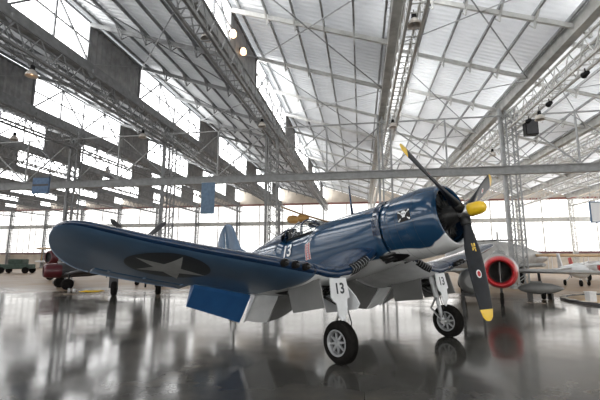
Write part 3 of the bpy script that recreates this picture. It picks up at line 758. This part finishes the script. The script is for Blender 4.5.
# skull and crossed bones on a black flag, on the cowling
def cowl_pt(s,z,r): return Vector((-s,-math.sqrt(max(0,r*r-z*z)),z))
ef=MB(); cs,cz=.83,.115
def flat(poly,r,m):
    ef.add([cowl_pt(cs-a,cz+b,r) for a,b in poly],[tuple(range(len(poly)))],m)
n=6
for i in range(n):
    for j in range(n):
        a0,a1=-.145+.29*i/n,-.145+.29*(i+1)/n; b0,b1=-.115+.23*j/n,-.115+.23*(j+1)/n
        flat([(a0,b0),(a1,b0),(a1,b1),(a0,b1)],.709,0)
flat([(.062*math.cos(2*PI*k/16),.045+.055*math.sin(2*PI*k/16)) for k in range(16)],.713,1)
flat([(-.035,.01),(.035,.01),(.03,-.035),(-.03,-.035)],.713,1)
for e in (-1,1):
    flat([(e*.026+.015*math.cos(2*PI*k/8),.04+.014*math.sin(2*PI*k/8)) for k in range(8)],.716,0)
    flat([(-e*.12,.075),(-e*.11,.095),(e*.125,-.075),(e*.115,-.095)],.7115,1)
    for (a,b) in ((-e*.118,.088),(e*.122,-.088),): flat([(a+.02*math.cos(2*PI*k/8),b+.02*math.sin(2*PI*k/8)) for k in range(8)],.7118,1)
flat([(-.008,.022),(.008,.022),(0,.034)],.716,0)
P(ef,'skull_emblem',[M['black'],M['decalwhite']],fix=False)

# ------------------------------------------------------------------ lamps, lights, speaker, signs
def make_lamp(lit):
    t=empty('high_bay_lamp',(0,0,0))
    MB().lathe([(.62,.015),(.0,.015)],8,ax='z').build('stem',M['darkmetal'],t)
    MB().lathe([(.02,.05),(.0,.09),(-.18,.10),(-.22,.07)],16,ax='z').build('ballast_housing',M['black'],t)
    sh=MB().lathe([(-.20,.08),(-.26,.15),(-.38,.22),(-.50,.26),(-.50,.25),(-.38,.21),(-.27,.14),(-.21,.07)],24,ax='z',cap=False).build('lamp_shade',M['lampglass'],t)
    MB().lathe([(-.22,.03),(-.28,.06),(-.36,.06),(-.42,.03)],12,ax='z').build('bulb',M['lampglow'] if lit else M['decalwhite'],t)
    return t
LAMPS=[(3,13.44,11.33,'bell-shaped lamp at the very top, beside the central valley girder',0),(3,23.28,10.85,'bell-shaped lamp just above the capital of the central column',0),
 (2,13.44,11.57,'bell-shaped lamp near the top, on the valley left of centre',0),(2,22.20,10.97,'bell-shaped lamp beside the column left of centre',0),
 (1,13.56,10.67,'orange glowing lamp high among the dark girders at upper left',1),(1,22.20,10.67,'small bell lamp between the dark girders near the second left column',0),
 (4,22.56,10.61,'bell-shaped lamp between two black spotlights on the right girder',0),(4,30.48,10.67,'small distant lamp beyond the right column',0),
 (0,20.64,10.43,'bell-shaped lamp left of the leftmost column',0),(0,30.00,10.43,'small bell lamp just beyond the leftmost column',0),(5,30.48,10.55,'small distant bell lamp near the right edge of the roof',0)]
for i,(k,y,z,lab,lit) in enumerate(LAMPS):
    t=make_lamp(lit); t.location=(KX(k)+.45,y,z-.45); t.scale=(1.0,1.0,1.0)
    # stem reaches the lattice girder above
    st_=[c for c in t.children if c.name.startswith('stem')][0]; L_=max(.15,(ZL-1.75)-(z-.45)); st_.scale.z=L_/.62
    tag(t,lab,'lamp','high-bay lamps under the roof')
for i,(y,lab) in enumerate(((17.0,'glowing wall lamp on the blind clerestory panel, upper of two'),(18.7,'glowing wall lamp on the blind clerestory panel, lower of two'))):
    t=empty('wall_lamp',(KX(2)+.04,y,13.1))
    MB().box((.03,0,.12),(.06,.16,.2)).build('bracket',M['darkmetal'],t)
    MB().lathe([(.22,.04),(.18,.12),(.05,.17),(-.10,.17),(-.18,.10)],16,ax='z',O=(.22,0,0)).build('lamp_body',M['lampglow'],t)
    tag(t,lab,'lamp','glowing lamps on the blind panel')
for i,(y,lab) in enumerate(((18.1,'black spotlight on the right girder, nearest the roof edge'),(21.5,'black spotlight on the right girder, middle of three'),(24.1,'black spotlight on the right girder, just left of the loudspeaker'))):
    t=empty('spotlight',(KX(4)+.52,y,ZL-1.75)); 
    MB().bar((0,0,0),(0,0,-.22),.04).build('bracket',M['black'],t)
    R_=Matrix.Rotation(-.7,3,'X')
    b=MB().lathe([(-.16,.10),(.12,.14),(.14,.15)],16,ax='y',O=(0,-.02,-.30)); b.build('lamp_can',M['black'],t)
    tag(t,lab,'spotlight','spotlights on the right girder')
p=Vector((KX(4)+1.1,CY-1.1,10.1))
t=empty('loudspeaker',p-Vector((0,0,.42)))
bevel(MB().box((0,0,.42),(.74,.5,1.0)).build('cabinet',M['black'],t),.03)
MB().box((0,-.255,.42),(.64,.02,.90)).build('grille',M['darkgrey'],t)
MB().bar((-.30,.2,.42),(-.60,.74,.42),.06).build('bracket',M['steel'],t)
tag(t,'black loudspeaker fixed high on the right-hand column','loudspeaker')

def hang(name,x,y,zc,w,h,d,m,lab,cat,extra=None,ztop=7.3):
    q=W(x,y,0); t=empty(name,(q.x,q.y,zc-h/2))
    MB().box((0,0,h/2),(w,d,h)).build('panel',m,t)
    for e in (-.4,.4): MB().tube([(w*e,0,h),(w*e,0,ztop-(zc-h/2))],.012,6).build('hanger',M['steel'],t)
    if extra: extra(t,w,h,d)
    tag(t,lab,cat); return t
def sign_x(t,w,h,d):
    MB().box((0,-d/2-.005,h*.5),(w*.96,.012,h*.12)).build('dark_band',M['darkgrey'],t)
    MB().box((0,-d/2-.01,h*.96),(w*1.02,.06,.05)).build('frame',M['darkgrey'],t)
hang('hanging_sign',-17.8,25.7,6.85,1.25,1.15,.14,M['bluesign'],'blue box sign hanging from the truss at far left','sign',sign_x,7.6)
def ban_x(t,w,h,d):
    MB().tube([(-w/2-.05,0,h),(w/2+.05,0,h)],.03,8).build('rod',M['steel'],t)
    MB().box((-.02,-d/2-.004,h*.62),(.16,.006,.10)).build('faded_mark',M['bluesign'],t)
hang('banner',-6.35,25.9,6.0,.98,2.2,.02,M['banner'],'blue-grey cloth banner hanging below the truss, left of centre','banner',ban_x)
def fr_x(t,w,h,d):
    for e in (-1,1): MB().box((e*w/2,-.01,h/2),(.06,d+.03,h+.06)).build('frame',M['bluesign'],t)
    for e in (0,h): MB().box((0,-.01,e),(w,d+.03,.06)).build('frame',M['bluesign'],t)
hang('framed_sign',18.3,23.3,4.7,.72,1.26,.06,M['decalwhite'],'white hanging sign with a blue frame at the right edge','sign',fr_x)

# ------------------------------------------------------------------ other aircraft
def frame_empty(name,x,y,dirx,diry):     # local +X = nose direction given in camera-foot coords
    q=W(x,y,0); a=math.atan2(diry,dirx)+TH
    return empty(name,q,a)
def wheel(mb,c,r,w,ax='y'): mb.lathe([(-w/2,r*.5),(-w/2,r*.85),(-w*.3,r),(w*.3,r),(w/2,r*.85),(w/2,r*.5)],20,O=c,ax=ax)
def lens(pts_le,pts_te,th,mb,m=0):   # surface from matching LE / TE polylines
    R=[]
    for a,b in zip(pts_le,pts_te):
        a=Vector(a); b=Vector(b); ring=[]
        T=[(0,0),(.05,.6),(.25,1),(.6,.75),(1,.06)]
        for t,q in T: ring.append(a+(b-a)*t+Vector((0,0,q*th/2)))
        for t,q in T[::-1]: ring.append(a+(b-a)*t-Vector((0,0,q*th/2)))
        R.append(ring)
    mb.loft(R); return mb
# jet with the red intake ring, head-on
j=frame_empty('jet_fighter',7.65,14.8,-.46,-.89)
jl=[(0,.52),(-.25,.60),(-1,.66),(-2.5,.74),(-4.5,.76),(-6.5,.66),(-8.6,.42)]
MB().lathe(jl[1:],36,O=(0,0,1.34),cap=False).build('fuselage',M['greypaint'],j)
MB().lathe([(-.45,.40),(-.1,.43),(.0,.46),(.02,.50),(-.02,.54),(-.3,.615),(-.5,.63)],40,O=(0,0,1.34),cap=False).build('intake_ring',M['red'],j)
MB().lathe([(-.30,.42),(-1.6,.36),(-1.6,.01)],36,O=(0,0,1.34),cap=False).build('intake_duct',M['greypaint'],j)
MB().box((-.75,.0,1.34),(1.0,.03,.78)).build('intake_splitter',M['silver'],j)
MB().lathe([(-2.0,.02),(-2.3,.25),(-2.9,.36),(-3.5,.3),(-4.1,.02)],20,O=(0,0,1.9)).build('canopy',M['glass'],j)
for sg in (-1,1):
    w=MB(); lens([(-2.9,sg*.6,1.32),(-5.0,sg*3.0,1.25),(-6.3,sg*4.7,1.18)],[(-5.4,sg*.6,1.32),(-6.5,sg*3.0,1.25),(-7.2,sg*4.7,1.18)],.20,w); w.build('wing',M['silver'],j)
    g=MB(); g.tube([(-4.6,sg*1.6,1.2),(-4.6,sg*1.65,.3)],.06,10); go=g.build('main_strut',M['darkmetal'],j)
    wm=MB(); wheel(wm,(-4.6,sg*1.72,.33),.33,.18); wm.build('wheel',M['rubber'],go)
    st=MB(); lens([(-7.6,0,2.9),(-8.6,sg*1.5,2.9)],[(-8.6,0,2.9),(-9.2,sg*1.5,2.9)],.1,st); st.build('tailplane',M['silver'],j)
g=MB(); g.tube([(-1.3,0,1.0),(-1.2,0,.25)],.05,10); go=g.build('nose_strut',M['darkmetal'],j)
wm=MB(); wheel(wm,(-1.2,0,.25),.25,.14); wm.build('wheel',M['rubber'],go)
fn=MB().prism([(-6.2,0,1.9),(-8.2,0,3.4),(-9.0,0,3.4),(-8.5,0,1.7)],(0,.10,0)); fn.build('tail_fin',M['silver'],j)
tag(j,'grey jet fighter with a bright red air-intake ring facing forward','airplane')
# grey storage tank on a cradle behind the blade
q=W(5.85,13.2,0); c=empty('external_tank',q,TH-2.0)
MB().lathe([(-.62,.04),(-.58,.24),(-.45,.37),(-.2,.42),(.5,.42),(.75,.36),(.9,.2)],28,O=(0,0,1.14)).build('tank_shell',M['silver'],c)
MB().lathe([(-.20,.428),(-.15,.428)],28,O=(0,0,1.14),cap=False).build('band',M['darkgrey'],c)
for x in (-.25,.45):
    MB().box((x,0,.69),(.1,.7,.1)).build('cradle_beam',M['darkmetal'],c)
    for e in (-.3,.3): MB().box((x,e,.33),(.07,.07,.66)).build('cradle_leg',M['darkmetal'],c)
tag(c,'stubby grey cylindrical tank on a cradle, behind the lower propeller blade','tank')
q=W(11.1,18.0,0); c=empty('drop_tank',q,TH-.22)
MB().lathe([(-.95,.02),(-.8,.13),(-.5,.23),(0,.27),(.45,.23),(.8,.12),(1.0,.02)],24,O=(0,0,.50)).build('tank_shell',M['greypaint'],c)
MB().box((-.15,0,.78),(.5,.05,.10)).build('lug',M['greypaint'],c)
for x in (-.45,.4):
    MB().box((x,0,.14),(.08,.5,.28)).build('chock',M['darkmetal'],c)
tag(c,'slim grey drop tank on chocks under the wing of the red-ringed jet','tank')
# silver airliner receding on the right
a=frame_empty('airliner',10.6,25.4,-.712,-.702)
fr_=[(1.4,.05,1.75),(1.1,.5,1.8),(.3,.95,1.86),(-1,1.22,1.9),(-4,1.30,1.92),(-9,1.28,1.94),(-13,1.05,1.94),(-17,.72,1.92),(-20,.4,1.9),(-22,.1,1.9)]
R=[[Vector((x,r*math.sin(2*PI*k/36),z+r*math.cos(2*PI*k/36))) for k in range(36)] for x,r,z in fr_]
MB().loft(R).build('fuselage',M['silver'],a)
for sg in (-1,1):
    w=MB(); lens([(-6.5,sg*1.1,1.3),(-7.0,sg*3.0,1.4)],[(-8.6,sg*1.1,1.3),(-8.3,sg*3.0,1.4)],.3,w); w.build('wing',M['silver'],a)
    g=MB(); g.tube([(-7.2,sg*1.5,1.3),(-7.2,sg*1.5,.45)],.09,10); go=g.build('main_strut',M['darkmetal'],a)
    wm=MB(); wheel(wm,(-7.2,sg*1.5,.45),.45,.25); wm.build('wheel',M['rubber'],go)
g=MB(); g.tube([(.2,0,1.3),(.2,0,.3)],.07,10); go=g.build('nose_strut',M['darkmetal'],a)
wm=MB(); wheel(wm,(.2,0,.32),.32,.18); wm.build('wheel',M['rubber'],go)
tag(a,'long silver airliner fuselage tapering away at right','airplane')
# white high-wing light plane far right
g_=frame_empty('light_airplane',18.9,26.0,-.35,-.93)
R=[[Vector((x,w*math.sin(2*PI*k/24),z+h*math.cos(2*PI*k/24))) for k in range(24)] for x,w,h,z in ((.9,.05,.05,.95),(.75,.28,.28,.95),(.2,.42,.45,1.0),(-.8,.48,.52,1.05),(-2.0,.35,.42,1.05),(-4.5,.12,.18,1.1),(-5.2,.05,.1,1.1))]
MB().loft(R).build('fuselage',M['white'],g_)
MB().lathe([(.42,.05),(.1,.3),(-.6,.40),(-1.3,.3),(-1.7,.05)],20,O=(0,0,1.2)).build('canopy',M['glass'],g_)
w=MB(); lens([(-.5,-3.1,.85),(-.4,0,1.32),(-.5,4.6,2.0)],[(-1.3,-3.1,.85),(-1.5,0,1.32),(-1.3,4.6,2.0)],.14,w); w.build('wing',M['white'],g_)
MB().prism([(-4.2,0,1.1),(-5.0,0,2.3),(-5.6,0,2.3),(-5.4,0,1.0)],(0,.08,0)).build('tail_fin',M['white'],g_)
gw=MB(); wheel(gw,(-.3,.0,.22),.22,.14)
go=gw.build('wheel',M['rubber'],g_); MB().bar((-.3,0,.2),(-.3,0,.62),.08).build('strut',M['alu'],g_)
for sg in (-1,1):
    ww=MB(); wheel(ww,(-1.2,sg*.7,.2),.2,.12); ww.build('wheel',M['rubber'],g_); MB().bar((-1.2,sg*.7,.2),(-1.1,sg*.3,.75),.06).build('strut',M['alu'],g_)
tag(g_,'small white light airplane with long thin wings at far right','airplane')
# tan biplane with a red and white nose at the right edge
b=frame_empty('biplane',25.6,33.5,-.25,-.97)
R=[[Vector((x,w*math.sin(2*PI*k/20),1.15+w*1.1*math.cos(2*PI*k/20))) for k in range(20)] for x,w in ((1.6,.30),(1.4,.45),(.4,.5),(-1,.45),(-3.5,.22),(-5,.06))]
MB().loft(R).build('fuselage',M['white'],b)
for z,m_,n_ in ((2.15,M['tanlight'],'upper_wing'),(.85,M['decalwhite'],'lower_wing')):
    w=MB(); lens([(.6,-4.6,z),(.6,0,z-.03),(.6,4.6,z)],[(-.8,-4.6,z),(-.8,0,z-.03),(-.8,4.6,z)],.22,w); w.build(n_,m_,b)
for e in (-3.4,-.6,.6,3.4):
    for x in (.4,-.5): MB().bar((x,e,.85),(x,e,2.15),.05).build('wing_strut',M['white'],b)
MB().lathe([(1.42,.47),(1.75,.40),(1.8,.1)],20,O=(0,0,1.15)).build('engine_cowl',M['red'],b)
MB().prism([(-4.2,0,1.2),(-4.8,0,2.0),(-5.3,0,1.9),(-5.1,0,1.0)],(0,.06,0)).build('tail_fin',M['red'],b)
for sg in (-1,1):
    ww=MB(); wheel(ww,(.7,sg*.8,.32),.32,.12); wo_=ww.build('wheel',M['rubber'],b); MB().bar((.7,sg*.8,.32),(.5,sg*.35,.8),.06).build('gear_strut',M['white'],b)
MB().bar((-4.9,0,1.0),(-5.0,0,.0),.06).build('tail_skid',M['darkmetal'],b)
tag(b,'tan-winged white biplane with a red cowl at the right edge','airplane')
# round display base with a low dark kerb, and a white box on its edge
q=W(15.05,16.6,0); k=empty('display_platform',q)
MB().lathe([(.0,3.35),(.10,3.35),(.10,3.1),(.0,3.1)],72,ax='z',cap=False).build('kerb',M['darkgrey'],k)
dk=MB(); 
MB().lathe([(.0,3.09),(.055,3.09),(.055,.02)],72,ax='z',cap=False).build('deck',M['tanlight'],k)
for i in range(24):
    a=2*PI*i/24; MB().box((3.225*math.cos(a),3.225*math.sin(a),.106),(.26,.40,.012),0,Matrix.Rotation(a,3,'Z')).build('pale_kerb_mark',M['wall'],k)
tag(k,'round tan display platform with a dark kerb, right foreground','platform')
q=W(12.35,16.6,0); k=empty('marker_box',(q.x,q.y,.056),TH)
bevel(MB().box((0,0,.2),(.30,.30,.40)).build('box_shell',M['white'],k),.02); MB().box((0,0,.41),(.33,.33,.03)).build('lid',M['decalwhite'],k)
tag(k,'small white box standing inside the platform kerb','box')

# fighter hidden behind the near wing: its propeller shows above, wheels below
b=frame_empty('propeller_fighter',-7.95,18.6,.30,-.95)
R=[[Vector((x,w*math.sin(2*PI*k/24),z+w*1.12*math.cos(2*PI*k/24))) for k in range(24)] for x,w,z in ((0,.35,2.45),(-.25,.52,2.42),(-1.2,.62,2.35),(-3,.58,2.2),(-5,.4,1.95),(-7,.18,1.75),(-7.8,.05,1.7))]
MB().loft(R).build('fuselage',M['darkgrey'],b)
pr=MB().lathe([(0,.2),(.12,.22),(.35,.14),(.45,.02)],20,O=(0,0,2.45)).build('spinner',M['darkgrey'],b)
for k in range(4):
    a=math.radians(-43+90*k); d=Vector((0,math.sin(a),math.cos(a))); v=Vector((1,0,0)).cross(d)*-1
    mb=MB(); R=[]
    for r,ch,th,tw in ((.1,.10,.10,60),(.4,.14,.09,50),(.8,.27,.05,38),(1.3,.29,.035,28),(1.6,.24,.025,24),(1.75,.08,.02,22)):
        t_=math.radians(tw); R.append([Vector((.15,0,2.45))+d*r+v*(ch/2*math.cos(u)*math.cos(t_))+Vector((1,0,0))*(ch/2*math.cos(u)*math.sin(t_)+th/2*math.sin(u)) for u in [2*PI*i/10 for i in range(10)]])
    mb.loft(R); mb.build('blade',M['darkgrey'],pr)
for sg in (-1,1):
    w=MB(); lens([(-1.2,sg*.3,1.85),(-1.4,sg*2.9,2.0)],[(-3.0,sg*.3,1.85),(-2.4,sg*2.9,2.0)],.26,w); w.build('wing',M['darkgrey'],b)
    g=MB(); g.tube([(-1.6,sg*1.05,1.8),(-1.5,sg*1.05,.38)],.07,10); g.box((-1.38,sg*1.08,.95),(.04,.42,1.1)); go=g.build('main_strut',M['darkgrey'],b)
    wm=MB(); wheel(wm,(-1.5,sg*1.05,.38),.38,.26); wm.build('wheel',M['rubber'],go)
    st=MB(); lens([(-6.7,0,1.9),(-6.9,sg*1.6,1.95)],[(-7.6,0,1.9),(-7.4,sg*1.6,1.95)],.1,st); st.build('tailplane',M['darkgrey'],b)
MB().prism([(-6.4,0,1.9),(-7.2,0,2.9),(-7.8,0,2.8),(-7.8,0,1.7)],(0,.08,0)).build('tail_fin',M['darkgrey'],b)
twm=MB(); wheel(twm,(-7.2,0,.18),.18,.1); twm.build('tail_wheel',M['rubber'],b); MB().bar((-7.2,0,.18),(-7.1,0,1.7),.06).build('tail_strut',M['darkgrey'],b)
tag(b,'dark fighter behind the near wing, propeller blades showing above it','airplane')

# dark low-wing airplane with a maroon nose, just past the wing tip
b=frame_empty('trainer_airplane',-15.7,23.7,-.75,-.66)
R=[[Vector((x,w*math.sin(2*PI*k/24),z+w*1.05*math.cos(2*PI*k/24))) for k in range(24)] for x,w,z in ((-.3,.40,1.12),(-1.1,.46,1.15),(-2.6,.45,1.2),(-4.5,.28,1.25),(-6.0,.08,1.3))]
MB().loft(R).build('fuselage',M['darkgrey'],b)
MB().lathe([(.0,.26),(.03,.32),(-.05,.40),(-.3,.44),(-.9,.47)],28,O=(0,0,1.12),cap=False).build('engine_cowl',M['maroon'],b)
MB().lathe([(-.08,.40),(-.08,.02)],24,O=(0,0,1.12),cap=False).build('engine_face',M['black'],b)
w=MB(); lens([(-1.3,-3.9,1.22),(-1.0,-.3,.92),(-1.0,.3,.92),(-1.3,3.9,1.22)],[(-2.3,-3.9,1.22),(-2.9,-.3,.92),(-2.9,.3,.92),(-2.3,3.9,1.22)],.28,w); w.build('wing',M['darkgrey'],b)
for sg in (-1,1):
    g=MB(); g.tube([(-1.2,sg*1.2,.95),(-1.1,sg*1.25,.33)],.07,10); go=g.build('main_strut',M['darkmetal'],b)
    wm=MB(); wheel(wm,(-1.1,sg*1.25,.33),.33,.24); wm.build('wheel',M['rubber'],go)
MB().prism([(-4.9,0,1.3),(-5.5,0,2.2),(-6.1,0,2.2),(-6.1,0,1.1)],(0,.08,0)).build('tail_fin',M['darkgrey'],b)
MB().lathe([(-1.7,.05),(-2.0,.24),(-2.7,.27),(-3.6,.05)],16,O=(0,0,1.5)).build('canopy',M['glass'],b)
twm=MB(); wheel(twm,(-5.6,0,.16),.16,.1); twm.build('tail_wheel',M['rubber'],b); MB().bar((-5.6,0,.16),(-5.5,0,1.2),.05).build('tail_strut',M['darkmetal'],b)
tag(b,'low dark airplane with a maroon nose, just beyond the wing tip','airplane')
# biplane with tan top wing and maroon cowl behind it
b=frame_empty('biplane_trainer',-21.6,33.0,-.45,-.89)
R=[[Vector((x,w*math.sin(2*PI*k/20),z+w*1.1*math.cos(2*PI*k/20))) for k in range(20)] for x,w,z in ((-.3,.50,1.95),(-1.2,.52,1.95),(-2.6,.42,1.9),(-4.8,.2,1.8),(-6.0,.06,1.8))]
MB().loft(R).build('fuselage',M['maroon'],b)
MB().lathe([(.0,.42),(.03,.50),(-.05,.58),(-.4,.63),(-1.0,.62)],28,O=(0,0,1.98),cap=False).build('engine_cowl',M['maroon'],b)
MB().lathe([(-.1,.56),(-.1,.02)],24,O=(0,0,1.98),cap=False).build('engine_face',M['black'],b)
for z,m_,n_ in ((2.78,M['tanlight'],'upper_wing'),(1.62,M['decalwhite'],'lower_wing')):
    w=MB(); lens([(-.5,-2.9,z),(-.5,0,z-.05),(-.5,2.9,z)],[(-1.8,-2.9,z),(-1.8,0,z-.05),(-1.8,2.9,z)],.16,w); w.build(n_,m_,b)
for e in (-2.2,-.5,.5,2.2):
    for x in (-.7,-1.5): MB().bar((x,e,1.62),(x,e,2.78),.05).build('wing_strut',M['tan'],b)
for sg in (-1,1):
    wm=MB(); wheel(wm,(-.8,sg*.8,.36),.36,.16); wm.build('wheel',M['rubber'],b); MB().bar((-.8,sg*.8,.36),(-1.0,sg*.35,1.5),.07).build('gear_strut',M['maroon'],b)
MB().prism([(-5.0,0,1.9),(-5.5,0,2.7),(-6.1,0,2.6),(-6.0,0,1.7)],(0,.07,0)).build('tail_fin',M['tan'],b)
MB().bar((-5.6,0,1.8),(-5.7,0,.0),.06).build('tail_skid',M['darkmetal'],b)
tag(b,'maroon biplane with a tan upper wing, partly behind the wing tip','airplane')
# green jeep by the far wall
b=frame_empty('jeep',-36.6,50.0,-1,-.1)
bevel(MB().box((0,0,.85),(3.6,1.6,.6)).build('body',M['green'],b),.08); bevel(MB().box((-.1,0,1.45),(1.7,1.5,.7)).build('cab',M['green'],b),.1)
MB().box((.78,0,1.5),(.05,1.3,.5)).build('windscreen',M['darkgrey'],b); MB().box((1.82,0,.9),(.05,1.2,.3)).build('radiator_grille',M['darkgrey'],b)
for x in (-1.45,1.45):
    for sg in (-1,1):
        wm=MB(); wheel(wm,(x,sg*.78,.4),.4,.25); wm.build('wheel',M['rubber'],b)
tag(b,'dull green jeep parked before the far wall at left','car')
b=frame_empty('dark_van',-43.5,51.5,-1,-.1); b.name='van'
bevel(MB().box((0,0,1.0),(4.6,1.9,1.0)).build('body',M['bluesign'],b),.15); bevel(MB().box((-.4,0,1.75),(3.0,1.7,.7)).build('cab',M['darkgrey'],b),.2)
for x in (-1.5,1.5):
    for sg in (-1,1):
        wm=MB(); wheel(wm,(x,sg*.85,.4),.4,.25); wm.build('wheel',M['rubber'],b)
tag(b,'dark blue van at the far left edge','van')
# yellow ground sheet and two cans under the trainer
q=W(-11.9,22.3,0); b=empty('ground_sheet',q,TH)
mb=MB(); n=10; vs=[];fs=[]
for i in range(n+1):
    for jx in range(7): vs.append((-.55+1.1*i/n,-.35+.7*jx/6,.03+.07*random.random()*(0 if i in(0,n) or jx in(0,6) else 1)))
for i in range(n):
    for jx in range(6): fs.append((i*7+jx,i*7+jx+1,i*7+jx+8,i*7+jx+7))
mb.add(vs,fs,0,True); o=mb.build('ground_sheet',M['yellow']); o.location=q; o.rotation_euler=(0,0,TH); bpy.data.objects.remove(b)
o.name='ground_sheet'; md=o.modifiers.new('s','SOLIDIFY'); md.thickness=.03; tag(o,'crumpled yellow sheet lying on the floor at left','sheet')
for x,y,lab in ((-12.75,22.0,'small white can on the floor beside the yellow sheet, nearer the sheet'),(-13.1,22.1,'small white can on the floor beside the yellow sheet, farther from it')):
    q=W(x,y,0); o=MB().lathe([(0,.07),(.17,.07),(.19,.055),(.20,.03)],14,ax='z').build('can',M['decalwhite']); o.location=q; tag(o,lab,'can','white cans beside the yellow sheet')

# ochre ultralight hung in the roof space beyond the canopy
q=W(-.11,28.2,0); b=empty('ultralight_airplane',(q.x,q.y,4.68),TH)
for x,z in ((-.42,.06),(.33,.16)):
    MB().lathe([(-.45,.02),(-.38,.20),(-.2,.30),(.2,.30),(.4,.2),(.46,.02)],18,O=(x,0,z),ax='x' if x<0 else 'x').build('fuel_tank',M['tan'],b)
w=MB(); lens([(-1.3,-.5,1.0),(0,-.5,.52),(2.4,-.5,-.20)],[(-1.3,.5,1.0),(0,.5,.52),(2.4,.5,-.20)],.09,w); w.build('wing',M['tanlight'],b)
for x,z in ((-.42,.35),(.33,.45)): MB().bar((x,0,z-.2),(x,0,z+.25),.05).build('strut',M['tan'],b)
for x,z,zt in ((-1.0,.9,9.75),(1.8,.0,8.95)): MB().tube([(x,0,z),(x,0,zt)],.008,6).build('cable',M['steel'],b)
tag(b,'ochre ultralight wing and tanks hanging beyond the fighter canopy','airplane')

# ------------------------------------------------------------------ world and render look
wd=bpy.data.worlds.new('world'); SC.world=wd; wd.use_nodes=True
bg=wd.node_tree.nodes['Background']; bg.inputs[0].default_value=(.95,.97,1,1); bg.inputs[1].default_value=3.0
SC.view_settings.view_transform='Standard'; SC.view_settings.look='None'; SC.view_settings.gamma=1; SC.view_settings.use_curve_mapping=False
SC.view_settings.exposure=0.14
try: SC.cycles.max_bounces=8; SC.cycles.diffuse_bounces=5; SC.cycles.use_denoising=True
except Exception: pass
